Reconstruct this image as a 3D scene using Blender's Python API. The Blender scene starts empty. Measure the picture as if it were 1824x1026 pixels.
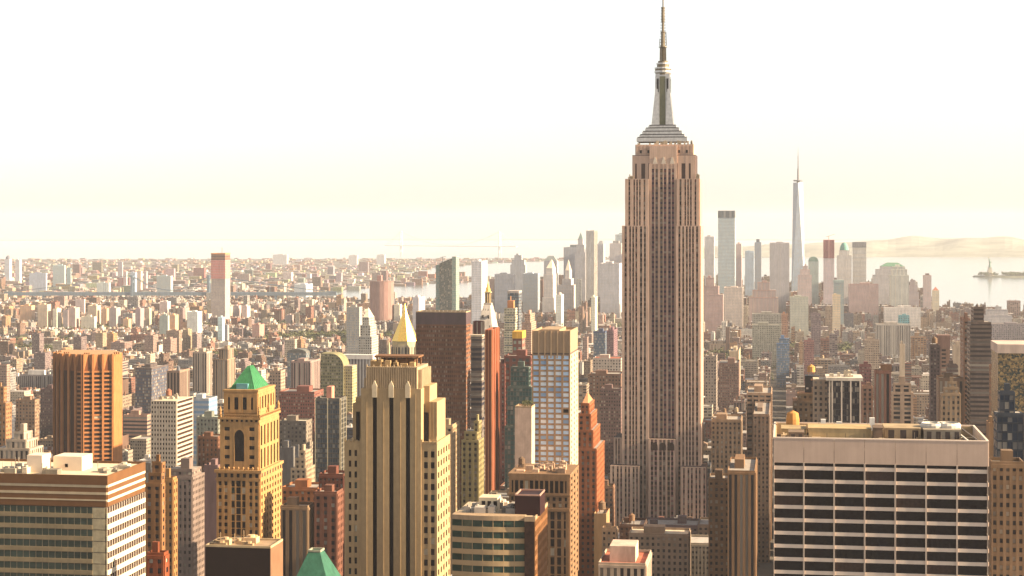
import bpy, bmesh, math, random
from mathutils import Vector
import numpy as np

# ---------------------------------------------------------------- camera, sky, sun
sc = bpy.context.scene
col = sc.collection
FPX, CX, EYE, CAMZ = 3200.0, 912.0, 397.0, 265.0      # focal length and eye line measured on the 1824 px photograph
cd = bpy.data.cameras.new('camera'); cam = bpy.data.objects.new('camera', cd); col.objects.link(cam)
cam.location = (0, 0, CAMZ); cam.rotation_euler = (math.pi/2, 0, 0)
cd.sensor_width = 36; cd.lens = FPX/1824*36; cd.shift_y = -(513-EYE)/1824
cd.clip_start = 1; cd.clip_end = 150000
sc.camera = cam
SUN_AZ, SUN_EL = math.radians(101.5), math.radians(24)    # to the right of the view, a little behind
w = bpy.data.worlds.new('World'); sc.world = w; w.use_nodes = True
nt = w.node_tree; nt.nodes.clear()
sky = nt.nodes.new('ShaderNodeTexSky'); sky.sky_type = 'NISHITA'; sky.sun_disc = False
sky.sun_elevation = SUN_EL; sky.sun_rotation = SUN_AZ
sky.air_density = 1.0; sky.dust_density = 1.2; sky.ozone_density = 0.6; sky.altitude = 200
hs = nt.nodes.new('ShaderNodeMix'); hs.data_type = 'RGBA'; hs.blend_type = 'MULTIPLY'
hs.inputs[0].default_value = 1.0; hs.inputs[7].default_value = (1.0, 0.98, 0.955, 1)
bg = nt.nodes.new('ShaderNodeBackground'); bg.inputs[1].default_value = 0.068
wo = nt.nodes.new('ShaderNodeOutputWorld')
hv = nt.nodes.new('ShaderNodeHueSaturation'); hv.inputs['Saturation'].default_value = 0.32
nt.links.new(sky.outputs[0], hv.inputs['Color']); nt.links.new(hv.outputs[0], hs.inputs[6]); nt.links.new(hs.outputs[2], bg.inputs[0]); nt.links.new(bg.outputs[0], wo.inputs[0])
sl = bpy.data.lights.new('sun', 'SUN'); sl.energy = 5.0; sl.angle = math.radians(0.6); sl.color = (1.0, 0.80, 0.54)
so = bpy.data.objects.new('sun', sl); col.objects.link(so)
sd = Vector((math.sin(SUN_AZ)*math.cos(SUN_EL), math.cos(SUN_AZ)*math.cos(SUN_EL), math.sin(SUN_EL)))
so.rotation_euler = sd.to_track_quat('Z', 'Y').to_euler(); so.location = (800, -200, 900)
sc.view_settings.view_transform = 'Standard'; sc.view_settings.look = 'None'
sc.view_settings.exposure = 1.85; sc.view_settings.gamma = 1.0; sc.view_settings.use_curve_mapping = False
sc.cycles.use_denoising = True; sc.cycles.max_bounces = 5; sc.cycles.diffuse_bounces = 2
sc.cycles.glossy_bounces = 2; sc.cycles.volume_bounces = 1; sc.cycles.use_fast_gi = False
sc.cycles.sample_clamp_indirect = 6; sc.cycles.volume_max_steps = 64
HAZE = 2.9e-5
RE = 7.4e6
def drop(x, y): return -(x*x+y*y)/(2*RE)
def gdist(py):
    D = 848000/(py-EYE)
    for _ in range(60): D = FPX*(CAMZ+D*D/(2*RE))/(py-EYE)
    return D
def gpt(px, py):
    D = gdist(py); return ((px-CX)/FPX*D, D)

# ---------------------------------------------------------------- helpers: tagging, meshes, materials
def tag(o, label=None, cat=None, group=None, kind=None):
    if label: o['label'] = label
    if cat: o['category'] = cat
    if group: o['group'] = group
    if kind: o['kind'] = kind
    return o
def empty(name, loc, rz=0.0):
    o = bpy.data.objects.new(name, None); col.objects.link(o)
    o.location = loc; o.rotation_euler = (0, 0, rz); o.empty_display_size = 5
    return o
MATS = {}
def mat(name, c, rough=0.8, metal=0.0, var=0.12, scale=0.25, streak=0.0, bump=0.0, spec=0.15):
    if name in MATS: return MATS[name]
    m = bpy.data.materials.new(name); m.use_nodes = True; t = m.node_tree; N = t.nodes; L = t.links
    b = N['Principled BSDF']; b.inputs['Roughness'].default_value = rough; b.inputs['Metallic'].default_value = metal
    b.inputs['Specular IOR Level'].default_value = spec
    tc = N.new('ShaderNodeTexCoord'); mp = N.new('ShaderNodeMapping'); L.new(tc.outputs['Object'], mp.inputs[0])
    mp.inputs['Scale'].default_value = (1, 1, 1-0.85*streak)
    no = N.new('ShaderNodeTexNoise'); no.inputs['Scale'].default_value = scale; no.inputs['Detail'].default_value = 5
    no.inputs['Roughness'].default_value = 0.65
    L.new(mp.outputs[0], no.inputs['Vector'])
    mr = N.new('ShaderNodeMapRange'); mr.inputs[1].default_value = 0.3; mr.inputs[2].default_value = 0.7
    mr.inputs[3].default_value = 1-var; mr.inputs[4].default_value = 1+var; L.new(no.outputs[0], mr.inputs[0])
    vm = N.new('ShaderNodeVectorMath'); vm.operation = 'SCALE'; vm.inputs[0].default_value = c
    fac = mr.outputs[0]
    if streak:                              # rain streaks and grime running down the wall
        m2 = N.new('ShaderNodeMapping'); L.new(tc.outputs['Object'], m2.inputs[0]); m2.inputs['Scale'].default_value = (1.1, 1.1, 0.045)
        n2 = N.new('ShaderNodeTexNoise'); n2.inputs['Scale'].default_value = 1.0; n2.inputs['Detail'].default_value = 4; L.new(m2.outputs[0], n2.inputs['Vector'])
        r2 = N.new('ShaderNodeMapRange'); r2.inputs[1].default_value = 0.35; r2.inputs[2].default_value = 0.65; r2.inputs[3].default_value = 1-0.22*streak; r2.inputs[4].default_value = 1+0.08*streak; L.new(n2.outputs[0], r2.inputs[0])
        mm = N.new('ShaderNodeMath'); mm.operation = 'MULTIPLY'; L.new(mr.outputs[0], mm.inputs[0]); L.new(r2.outputs[0], mm.inputs[1]); fac = mm.outputs[0]
    L.new(fac, vm.inputs['Scale']); L.new(vm.outputs[0], b.inputs['Base Color'])
    if bump:
        bp = N.new('ShaderNodeBump'); bp.inputs['Strength'].default_value = bump; L.new(no.outputs[0], bp.inputs['Height'])
        L.new(bp.outputs[0], b.inputs['Normal'])
    MATS[name] = m; return m
def facade_material():
    """Walls with window rows; reads per-face attributes wc (wall colour, window height share), wp (cell width, height, window width share), gc (glass)."""
    m = bpy.data.materials.new('facade'); m.use_nodes = True; t = m.node_tree; N = t.nodes; L = t.links
    b = N['Principled BSDF']
    def at(n): a = N.new('ShaderNodeAttribute'); a.attribute_name = n; return a
    wc, wp, gc = at('wc'), at('wp'), at('gc')
    uv = N.new('ShaderNodeUVMap'); uv.uv_map = 'UVMap'
    def ma(op, a, c=None, cl=False):
        n = N.new('ShaderNodeMath'); n.operation = op; n.use_clamp = cl
        for k, v in enumerate((a, c)):
            if v is None: continue
            if isinstance(v, (int, float)): n.inputs[k].default_value = v
            else: L.new(v, n.inputs[k])
        return n.outputs[0]
    su = N.new('ShaderNodeSeparateXYZ'); L.new(uv.outputs[0], su.inputs[0])
    sp = N.new('ShaderNodeSeparateXYZ'); L.new(wp.outputs['Color'], sp.inputs[0])
    u = ma('DIVIDE', su.outputs[0], sp.outputs[0]); v = ma('DIVIDE', su.outputs[1], sp.outputs[1])
    def mask(q, f): return ma('LESS_THAN', ma('ABSOLUTE', ma('SUBTRACT', ma('FRACT', q), 0.5)), ma('MULTIPLY', f, 0.5))
    mk = ma('MULTIPLY', mask(u, sp.outputs[2]), mask(v, wc.outputs['Alpha']))
    # leave the parapet strip free of windows
    mk = ma('MULTIPLY', mk, ma('LESS_THAN', su.outputs[1], -1.2))
    cb = N.new('ShaderNodeCombineXYZ'); L.new(ma('FLOOR', u), cb.inputs[0]); L.new(ma('FLOOR', v), cb.inputs[1])
    sw = N.new('ShaderNodeSeparateXYZ'); L.new(wc.outputs['Color'], sw.inputs[0]); L.new(ma('MULTIPLY', sw.outputs[0], 977.0), cb.inputs[2])
    wn = N.new('ShaderNodeTexWhiteNoise'); wn.noise_dimensions = '3D'; L.new(cb.outputs[0], wn.inputs['Vector'])
    # glass: mostly dark, a few with blinds
    rg = N.new('ShaderNodeMapRange'); L.new(wn.outputs['Value'], rg.inputs[0]); rg.inputs[1].default_value = 0.60; rg.inputs[2].default_value = 1.0
    rg.inputs[3].default_value = 0.0; rg.inputs[4].default_value = 0.75
    mg = N.new('ShaderNodeMix'); mg.data_type = 'RGBA'; L.new(rg.outputs[0], mg.inputs[0]); L.new(gc.outputs['Color'], mg.inputs[6])
    mg.inputs[7].default_value = (0.42, 0.36, 0.28, 1)
    tc = N.new('ShaderNodeTexCoord')
    mp = N.new('ShaderNodeMapping'); L.new(tc.outputs['Object'], mp.inputs[0]); mp.inputs['Scale'].default_value = (1, 1, 0.25)
    no = N.new('ShaderNodeTexNoise'); no.inputs['Scale'].default_value = 0.16; no.inputs['Detail'].default_value = 6; no.inputs['Roughness'].default_value = 0.7
    L.new(mp.outputs[0], no.inputs['Vector'])
    mr = N.new('ShaderNodeMapRange'); L.new(no.outputs[0], mr.inputs[0]); mr.inputs[1].default_value = 0.3; mr.inputs[2].default_value = 0.7
    mr.inputs[3].default_value = 0.66; mr.inputs[4].default_value = 1.2
    vs = N.new('ShaderNodeVectorMath'); vs.operation = 'SCALE'; L.new(wc.outputs['Color'], vs.inputs[0]); L.new(mr.outputs[0], vs.inputs['Scale'])
    mx = N.new('ShaderNodeMix'); mx.data_type = 'RGBA'; L.new(mk, mx.inputs[0]); L.new(vs.outputs[0], mx.inputs[6]); L.new(mg.outputs[2], mx.inputs[7])
    L.new(mx.outputs[2], b.inputs['Base Color'])
    L.new(ma('ADD', ma('MULTIPLY', mk, -0.6), 0.82), b.inputs['Roughness'])
    bp = N.new('ShaderNodeBump'); bp.inputs['Strength'].default_value = 0.9; bp.inputs['Distance'].default_value = 0.4
    L.new(ma('MULTIPLY', mk, -1.0), bp.inputs['Height']); L.new(bp.outputs[0], b.inputs['Normal'])
    MATS['facade'] = m; return m
FAC = facade_material(); FAC.node_tree.nodes['Principled BSDF'].inputs['Specular IOR Level'].default_value = 0.15
DARK = (0.030, 0.026, 0.028)
# window styles: cell width, cell height, width share, height share, glass colour
S_GRID = (3.3, 3.6, 0.46, 0.52, DARK); S_FINE = (2.3, 3.2, 0.5, 0.5, DARK); S_WIDE = (5.0, 3.7, 0.72, 0.5, DARK)
S_BAND = (40, 3.8, 1.0, 0.48, (0.05, 0.05, 0.055)); S_VERT = (3.2, 300, 0.5, 1.0, DARK); S_NONE = (4, 4, 0, 0, DARK)
S_GLASS = (1.7, 3.9, 0.86, 0.78, (0.10, 0.14, 0.17)); S_PALE = (3.0, 3.8, 0.5, 0.6, (0.20, 0.23, 0.26)); S_BALC = (6.0, 3.1, 0.6, 0.6, DARK)

class MB:
    """Collects faces; build() links them as one mesh object."""
    def __init__(s): s.v = []; s.f = []; s.uv = []; s.wc = []; s.wp = []; s.gc = []
    def face(s, pts, c=(0.3, 0.3, 0.3), st=S_NONE, uv=None, uvw=None):
        i = len(s.v); n = len(pts); s.v.extend(tuple(p) for p in pts); s.f.append(tuple(range(i, i+n)))
        cw = st[0]
        if uvw: cw = uvw/max(1, round(uvw/st[0]))
        s.uv.extend(uv if uv else [(0.0, 0.0)]*n)
        s.wc.append((c[0], c[1], c[2], st[3])); s.wp.append((cw, st[1], st[2], 1)); s.gc.append((*st[4], 1))
    def box(s, x0, x1, y0, y1, z0, z1, c=(0.3, 0.3, 0.3), st=S_NONE, roof=None, bottom=False, st2=None):
        X, Y, H = x1-x0, y1-y0, z1-z0; st2 = st2 or st
        a = [(0, -H), (X, -H), (X, 0), (0, 0)]; b = [(0, -H), (Y, -H), (Y, 0), (0, 0)]
        s.face([(x0,y0,z0),(x1,y0,z0),(x1,y0,z1),(x0,y0,z1)], c, st, a, X)
        s.face([(x1,y0,z0),(x1,y1,z0),(x1,y1,z1),(x1,y0,z1)], c, st2, b, Y)
        s.face([(x1,y1,z0),(x0,y1,z0),(x0,y1,z1),(x1,y1,z1)], c, st, a, X)
        s.face([(x0,y1,z0),(x0,y0,z0),(x0,y0,z1),(x0,y1,z1)], c, st2, b, Y)
        if roof is not False: s.face([(x0,y0,z1),(x1,y0,z1),(x1,y1,z1),(x0,y1,z1)], roof or c, S_NONE)
        if bottom: s.face([(x0,y1,z0),(x1,y1,z0),(x1,y0,z0),(x0,y0,z0)], c, S_NONE)
    def frustum(s, a, b, c=(0.3,0.3,0.3), st=S_NONE, cap=True):
        """a, b: rings of equally many points, lower and upper, counter-clockwise from above."""
        n = len(a)
        for k in range(n):
            j = (k+1) % n; p, q, r, t = a[k], a[j], b[j], b[k]
            W = math.dist(p, q); H = abs(t[2]-p[2])
            s.face([p, q, r, t], c, st, [(0,-H),(W,-H),(W,0),(0,0)], W)
        if cap: s.face(list(b), c, S_NONE)
    def ring(s, cx, cy, z, r, n=12, rot=0.0, ry=None):
        ry = ry or r
        return [(cx+r*math.cos(rot+2*math.pi*k/n), cy+ry*math.sin(rot+2*math.pi*k/n), z) for k in range(n)]
    def lathe(s, cx, cy, prof, n=12, c=(0.3,0.3,0.3), rot=0.0, st=S_NONE):
        rs = [s.ring(cx, cy, z, max(r, 0.01), n, rot) for r, z in prof]
        for i in range(len(rs)-1): s.frustum(rs[i], rs[i+1], c, st, cap=(i == len(rs)-2))
    def rect(s, x0, x1, y0, y1, z): return [(x0,y0,z),(x1,y0,z),(x1,y1,z),(x0,y1,z)]
    def bar(s, p, q, r, c=(0.3,0.3,0.3), n=5):
        p, q = Vector(p), Vector(q); d = (q-p).normalized(); a = d.orthogonal().normalized(); b = d.cross(a)
        ra = [tuple(p+(a*math.cos(2*math.pi*k/n)+b*math.sin(2*math.pi*k/n))*r) for k in range(n)]
        rb = [tuple(q+(a*math.cos(2*math.pi*k/n)+b*math.sin(2*math.pi*k/n))*r) for k in range(n)]
        s.frustum(ra, rb, c)
    def mesh(s, name, m=None):
        me = bpy.data.meshes.new(name); me.from_pydata(s.v, [], s.f)
        ul = me.uv_layers.new(name='UVMap'); ul.data.foreach_set('uv', np.array(s.uv, dtype=np.float32).ravel())
        if m is None or m is FAC:
            for nm, arr in (('wc', s.wc), ('wp', s.wp), ('gc', s.gc)):
                at = me.attributes.new(nm, 'FLOAT_COLOR', 'FACE'); at.data.foreach_set('color', np.array(arr, dtype=np.float32).ravel())
        me.materials.append(m or FAC); me.update()
        return me
    def build(s, name, m=None, parent=None, loc=None):
        o = bpy.data.objects.new(name, s.mesh(name, m)); col.objects.link(o)
        if parent: o.parent = parent
        if loc: o.location = loc
        return o

AG = math.atan2(1400-CX, FPX)            # the street grid runs towards x = 1400 in the photograph
RX, RY, GX, GY = math.cos(AG), -math.sin(AG), math.sin(AG), math.cos(AG)
def to_grid(x, y): return (x*RX+y*RY, x*GX+y*GY)
def from_grid(u, v): return (u*RX+v*GX, u*RY+v*GY)
HEROES = []
class F:
    """Frame of a building: the front runs from column xl to xr of the photograph; D = distance of its front right corner."""
    def __init__(s, xl, xr, D):
        s.D = D; X = (xr-CX)/FPX*D; tl = (xl-CX)/FPX
        s.w = (X-tl*D)/(RX-tl*RY)
        s.O = (X-RX*s.w, D-RY*s.w); s.zb = drop(X, D); s.xl, s.xr = xl, xr
    def lx(s, px, y=0.0):
        t = (px-CX)/FPX; ox, oy = s.O[0]+GX*y, s.O[1]+GY*y
        return (t*oy-ox)/(RX-t*RY)
    def z(s, py, x=None, y=0.0):
        x = s.w if x is None else x
        return CAMZ-(py-EYE)/FPX*(s.O[1]+RY*x+GY*y)-s.zb
    def side(s, px, x=None, y=0.0):
        x = s.w if x is None else x; t = (px-CX)/FPX
        cx, cy = s.O[0]+RX*x+GX*y, s.O[1]+RY*x+GY*y
        return (t*cy-cx)/(GX-t*GY)
    def thing(s, name, label, cat='building', group=None, depth=30, ytop=500, ybot=1100, short=None, xs=None, margin=0):
        o = empty(name, (s.O[0], s.O[1], s.zb), -AG); tag(o, label, cat, group)
        u, v = to_grid(*s.O)
        HEROES.append(dict(u0=u-margin, u1=u+s.w+margin, v0=v, v1=v+depth, xl=s.xl, xr=xs or s.xr, yt=ytop, yb=ybot, D=s.D, short=short))
        return o

# glass variants for single windows
GL = [mat('glass_dark', (0.014, 0.011, 0.012), 0.2, var=0.3, scale=0.9, spec=0.12), mat('glass_brown', (0.04, 0.024, 0.02), 0.25, var=0.3, scale=0.9, spec=0.15),
      mat('glass_teal', (0.035, 0.055, 0.05), 0.2, var=0.4, scale=0.9, spec=0.25), mat('window_blind', (0.42, 0.36, 0.26), 0.5, var=0.2)]
def rand_glass(rnd, p=(0.58, 0.24, 0.10, 0.08)):
    q = rnd.random(); a = 0
    for k, x in enumerate(p):
        a += x
        if q < a: return k
    return 0
class Plane:
    """A wall plane: P origin, U along the wall, N outwards, all in the local frame of the thing."""
    def __init__(s, P, U, N): s.P, s.U, s.N = Vector((P[0], P[1], 0)), Vector((U[0], U[1], 0)).normalized(), Vector((N[0], N[1], 0)).normalized()
    def __call__(s, u, n, z): p = s.P+s.U*u+s.N*n; return (p.x, p.y, z)
    def box(s, mb, u0, u1, n0, n1, z0, z1, c=(0.3,0.3,0.3)):
        a = [s(u0,n1,z0), s(u1,n1,z0), s(u1,n0,z0), s(u0,n0,z0)]; b = [s(u0,n1,z1), s(u1,n1,z1), s(u1,n0,z1), s(u0,n0,z1)]
        mb.frustum(a, b, c); mb.face([a[3], a[2], a[1], a[0]], c)
def front(x0, y=0.0): return Plane((x0, y), (1, 0), (0, -1))
def right(x, y0=0.0): return Plane((x, y0), (0, 1), (1, 0))
def left(x, y1): return Plane((x, y1), (0, -1), (-1, 0))
class Budget:
    """At most 100 single windows per building; what is over goes into one mesh."""
    def __init__(s, parent, n=100, seed=1, name='window', p=(0.58, 0.24, 0.10, 0.08), glass=None):
        s.n = n; s.parent = parent; s.rest = MB(); s.rnd = random.Random(seed); s.name = name; s.cache = {}; s.p = p; s.glass = glass or GL
    def add(s, pl, u0, u1, z0, z1, n=0.06, arch=False):
        def shape(mb, f):
            if not arch: mb.frustum([f(u0,n,z0), f(u1,n,z0), f(u1,n-0.05,z0), f(u0,n-0.05,z0)], [f(u0,n,z1), f(u1,n,z1), f(u1,n-0.05,z1), f(u0,n-0.05,z1)])
            else:
                r = (u1-u0)/2; pts = [f(u0,n,z0), f(u1,n,z0)]+[f((u0+u1)/2+r*math.cos(a*math.pi/8), n, z1-r+r*math.sin(a*math.pi/8)) for a in range(9)]
                mb.face(pts)
        if s.n > 0:
            s.n -= 1; k = rand_glass(s.rnd, s.p)
            P = pl(u0, 0, z0); key = (round(u1-u0, 2), round(z1-z0, 2), k, arch, round(pl.U.x, 3), round(pl.U.y, 3))
            me = s.cache.get(key)
            if me is None:
                mb = MB(); shape(mb, lambda a, b, c: tuple(Vector(pl(a, b, c))-Vector(P))); me = s.cache[key] = mb.mesh(s.name, s.glass[k])
            o = bpy.data.objects.new(s.name, me); col.objects.link(o); o.parent = s.parent; o.location = P
        else: shape(s.rest, pl)
    def done(s):
        if s.rest.f: o = s.rest.build(s.name, s.glass[0], s.parent); o['kind'] = 'stuff'; o['label'] = 'all further windows of the building'
def grid(mb, bud, pl, W, z0, z1, nc, nr, pier=0.35, span=0.4, proud=0.35, c=(0.3,0.3,0.3), edge=None, arch_top=False, over=0.0):
    """Piers and spandrels proud of the core, a window in each opening. pier/span: share of the cell that is wall."""
    cw, ch = W/nc, (z1-z0)/nr; pw = cw*pier; sh = ch*span; edge = edge if edge is not None else pw/2
    for k in range(nc+1):
        a, b = (k*cw-pw/2, k*cw+pw/2)
        if k == 0: a, b = 0, max(pw/2, edge)
        if k == nc: a, b = W-max(pw/2, edge), W
        pl.box(mb, a, b, 0, proud, z0, z1, c)
    for r in range(nr+1):
        a, b = z0+r*ch-sh/2, z0+r*ch+sh/2
        if r == 0: a = z0
        if r == nr: b = z1
        pl.box(mb, 0.02, W-0.02, 0, proud-0.06+over, a, b-0.004, c)
    if bud:
        for r in range(nr-1, -1, -1):
            for k in range(nc):
                bud.add(pl, k*cw+pw/2, (k+1)*cw-pw/2, z0+r*ch+sh/2, z0+(r+1)*ch-sh/2, arch=(arch_top and r == nr-1))
def relief(mb, pl, W, z0, z1, st, c, d=.38):
    """Piers and spandrels standing proud round the windows of one wall face."""
    cw, ch, fw, fh = st[:4]; n = max(1, round(W/cw)); cw = W/n; z0 = max(z0, z1-ch*44)
    if fw <= 0: return
    if fw < .95:
        a = (1-fw)/2*cw
        for k in range(n+1): pl.box(mb, max(0, k*cw-a), min(W, k*cw+a), 0, d, z0, z1-1.25, c)
    if fh < .95:
        a = (1-fh)/2*ch; k = 1
        while z1-k*ch-a > z0: pl.box(mb, .01, W-.01, 0, d-.07, z1-k*ch-a, z1-k*ch+a, c); k += 1
    pl.box(mb, 0, W, 0, d+.06, z1-1.25, z1, c)
def parapet(mb, x0, x1, y0, y1, z, h=1.2, t=0.5, c=(0.3,0.3,0.3), o=0.0):
    mb.box(x0-o, x1+o, y0-o, y0-o+t, z, z+h, c); mb.box(x0-o, x1+o, y1+o-t, y1+o, z, z+h, c)
    mb.box(x0-o, x0-o+t, y0-o+t, y1+o-t, z, z+h-0.01, c); mb.box(x1+o-t, x1+o, y0-o+t, y1+o-t, z, z+h-0.01, c)
def water_tank(parent, x, y, z, r=2.0, h=3.6, c=(0.16, 0.10, 0.06)):
    mb = MB()
    for dx, dy in ((-1,-1),(1,-1),(1,1),(-1,1)): mb.bar((x+dx*r*.65, y+dy*r*.65, z), (x+dx*r*.65, y+dy*r*.65, z+2.2), 0.16, c, 4)
    mb.lathe(x, y, [(r, z+2.2), (r*.96, z+2.2+h), (r*1.06, z+2.2+h), (0.05, z+2.2+h+r*.7)], 10, c)
    return mb.build('water_tank', None, parent)
CREAM, TAN, BRICK, BROWN = (0.42,0.34,0.25), (0.33,0.235,0.15), (0.23,0.10,0.07), (0.13,0.075,0.055)
GREY, WHITE, ORANGE, MAUVE = (0.24,0.215,0.20), (0.58,0.53,0.47), (0.36,0.19,0.09), (0.22,0.165,0.155)
SLATE, ROOF, NAVY, SAGE = (0.11,0.115,0.13), (0.30,0.26,0.22), (0.045,0.055,0.09), (0.16,0.19,0.165)
# ================================================================ SETTING
def disc():
    mb = MB(); rings = [0, 300, 600, 1000, 1500]+[2000+500*k for k in range(20)]+[12000+1500*k for k in range(22)]; n = 72
    P = [[(r*math.cos(2*math.pi*k/n), r*math.sin(2*math.pi*k/n), drop(r, 0)) for k in range(n)] for r in rings]
    for i in range(1, len(rings)):
        for k in range(n):
            j = (k+1) % n
            if i == 1: mb.face([(0,0,0), P[1][k], P[1][j]])
            else: mb.face([P[i-1][k], P[i][k], P[i][j], P[i-1][j]])
    return mb
gm = mat('city_ground', (0.10, 0.088, 0.075), 0.9, var=0.45, scale=0.012)
g = disc().build('ground', gm); tag(g, kind='structure')
def sheet(name, poly, lift, m, kind='structure', maxlen=700):
    bm = bmesh.new(); vs = [bm.verts.new((x, y, 0)) for x, y in poly]; bm.faces.new(vs); bmesh.ops.triangulate(bm, faces=bm.faces[:])
    for _ in range(6):
        es = [e for e in bm.edges if e.calc_length() > maxlen]
        if not es: break
        bmesh.ops.subdivide_edges(bm, edges=es, cuts=1); bmesh.ops.triangulate(bm, faces=bm.faces[:])
    for v in bm.verts: v.co.z = drop(v.co.x, v.co.y)+lift
    bmesh.ops.recalc_face_normals(bm, faces=bm.faces[:])
    if sum(f.normal.z for f in bm.faces) < 0: bmesh.ops.reverse_faces(bm, faces=bm.faces[:])
    me = bpy.data.meshes.new(name); bm.to_mesh(me); bm.free(); me.materials.append(m)
    o = bpy.data.objects.new(name, me); col.objects.link(o)
    if kind: o['kind'] = kind
    return o
RIVER = [gpt(*p) for p in [(430,537.5),(560,539),(650,541),(780,540),(900,540),(1120,528),(1120,497),(900,501),(780,506),(650,514),(560,523),(430,534)]]
BAY = [gpt(*p) for p in [(690,489),(760,479),(900,468),(1120,462),(1400,459),(1640,457),(2150,458),(2150,640),(1900,588),(1824,575),(1700,556),(1640,545),(1560,527),(1400,512),(1120,497.5),(900,494),(760,492)]]
def water_material():
    m = mat('water', (0.10, 0.12, 0.12), 0.12, var=0.1, scale=0.002, spec=0.6); t = m.node_tree; b = t.nodes['Principled BSDF']
    no = t.nodes.new('ShaderNodeTexNoise'); no.inputs['Scale'].default_value = 0.03; no.inputs['Detail'].default_value = 6
    tc = t.nodes.new('ShaderNodeTexCoord'); t.links.new(tc.outputs['Object'], no.inputs['Vector'])
    bp = t.nodes.new('ShaderNodeBump'); bp.inputs['Strength'].default_value = 0.3; bp.inputs['Distance'].default_value = 2
    t.links.new(no.outputs[0], bp.inputs['Height']); t.links.new(bp.outputs[0], b.inputs['Normal'])
    return m
wm = water_material()
sheet('river', RIVER, 1.6, wm); sheet('bay', BAY, 1.6, wm)
def inpoly(x, y, poly):
    r = False; j = len(poly)-1
    for i in range(len(poly)):
        (xi, yi), (xj, yj) = poly[i], poly[j]
        if (yi > y) != (yj > y) and x < (xj-xi)*(y-yi)/(yj-yi)+xi: r = not r
        j = i
    return r
def hills(name, pxs, D0, D1, prof, seed, c):
    rnd = random.Random(seed); nx, ny = 70, 9; mb = MB(); ph = [rnd.random()*7 for _ in range(5)]
    def pt(i, j):
        px = pxs[0]+(pxs[1]-pxs[0])*i/nx; D = D0+(D1-D0)*j/ny; x = (px-CX)/FPX*D
        e = math.sin(math.pi*min(1, j/ny*1.0)); t = i/nx
        h = prof(t)*(e**0.8)*(1+0.22*math.sin(13*t+ph[0]+j*.6)+0.14*math.sin(31*t+ph[1]-j)+0.07*math.sin(73*t+ph[2]))
        return (x, D, drop(x, D)-1+max(0, h))
    for i in range(nx):
        for j in range(ny): mb.face([pt(i,j), pt(i+1,j), pt(i+1,j+1), pt(i,j+1)])
    o = mb.build(name, mat(name+'_land', c, 0.95, var=0.4, scale=0.003)); o['kind'] = 'structure'; return o
hills('hills', (1180, 2150), 14600, 21000, lambda t: 30+88*min(1, max(0, (t-.05)*3)), 5, (0.20, 0.20, 0.16))
OCEAN = [(-9500,14300),(-3200,13600),(400,14000),(1100,16500),(5200,21500),(16000,23000),(16000,36000),(-16000,36000)]
sheet('ocean', OCEAN, 1.2, wm, maxlen=1500)

# distant suspension bridge on the horizon
def suspension_bridge(pA, DA, pB, DB, htow, hdeck, ext, name, label, c, wd=14, deck_th=6, cross=True):
    A = Vector(((pA-CX)/FPX*DA, DA, 0)); B = Vector(((pB-CX)/FPX*DB, DB, 0)); zb = drop(A.x, A.y)
    d = (B-A); Lm = d.length; d.normalize(); nrm = Vector((-d.y, d.x, 0))
    o = empty(name, (A.x, A.y, zb), math.atan2(d.y, d.x)); tag(o, label, 'bridge')
    for x in (0, Lm):
        t = MB()
        for s in (-1, 1): t.frustum(t.rect(x-5,x+5,s*wd-4,s*wd+4,0), t.rect(x-3.5,x+3.5,s*wd-3,s*wd+3,htow), c)
        for z in (hdeck-8, hdeck+(htow-hdeck)*.55, htow-9): t.box(x-3, x+3, -wd, wd, z, z+7, c, bottom=True)
        t.build('bridge_tower', None, o)
    t = MB(); t.box(-ext, Lm+ext, -wd, wd, hdeck-deck_th, hdeck, c, bottom=True)
    t.build('deck', None, o)
    for s in (-1, 1):
        t = MB(); pts = []
        for k in range(41):
            x = -ext+(Lm+2*ext)*k/40
            if x < 0: z = hdeck+(htow-hdeck)*(1+x/ext)**1.2
            elif x > Lm: z = hdeck+(htow-hdeck)*(1-(x-Lm)/ext)**1.2
            else: q = (x/Lm-.5)*2; z = hdeck+6+(htow-hdeck-6)*q*q
            pts.append((x, s*wd, z))
        for a, b in zip(pts, pts[1:]): t.bar(a, b, 1.3, c, 4)
        for p in pts[::2]: t.bar(p, (p[0], p[1], hdeck), 0.5, c, 3)
        t.build('cable', None, o)
    if ext > 200:
        for x in list(np.arange(-ext, -60, 130))+list(np.arange(Lm+90, Lm+ext, 130)): t = MB(); t.box(x-3, x+3, -wd+1, wd-1, -3, hdeck-deck_th, c); t.build('pier', None, o)
    return o
suspension_bridge(715, 17500, 890, 16900, 205, 66, 190, 'suspension_bridge', 'faint pale suspension bridge with two tall towers far off on the horizon', (0.62,0.62,0.60))  # bridge colour paled to stand in for haze
suspension_bridge(236, 5900, 372, 5900, 96, 40, 420, 'suspension_bridge', 'blue grey suspension bridge across the river behind the brown housing towers', (0.10,0.135,0.17), wd=12, deck_th=11)

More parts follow.
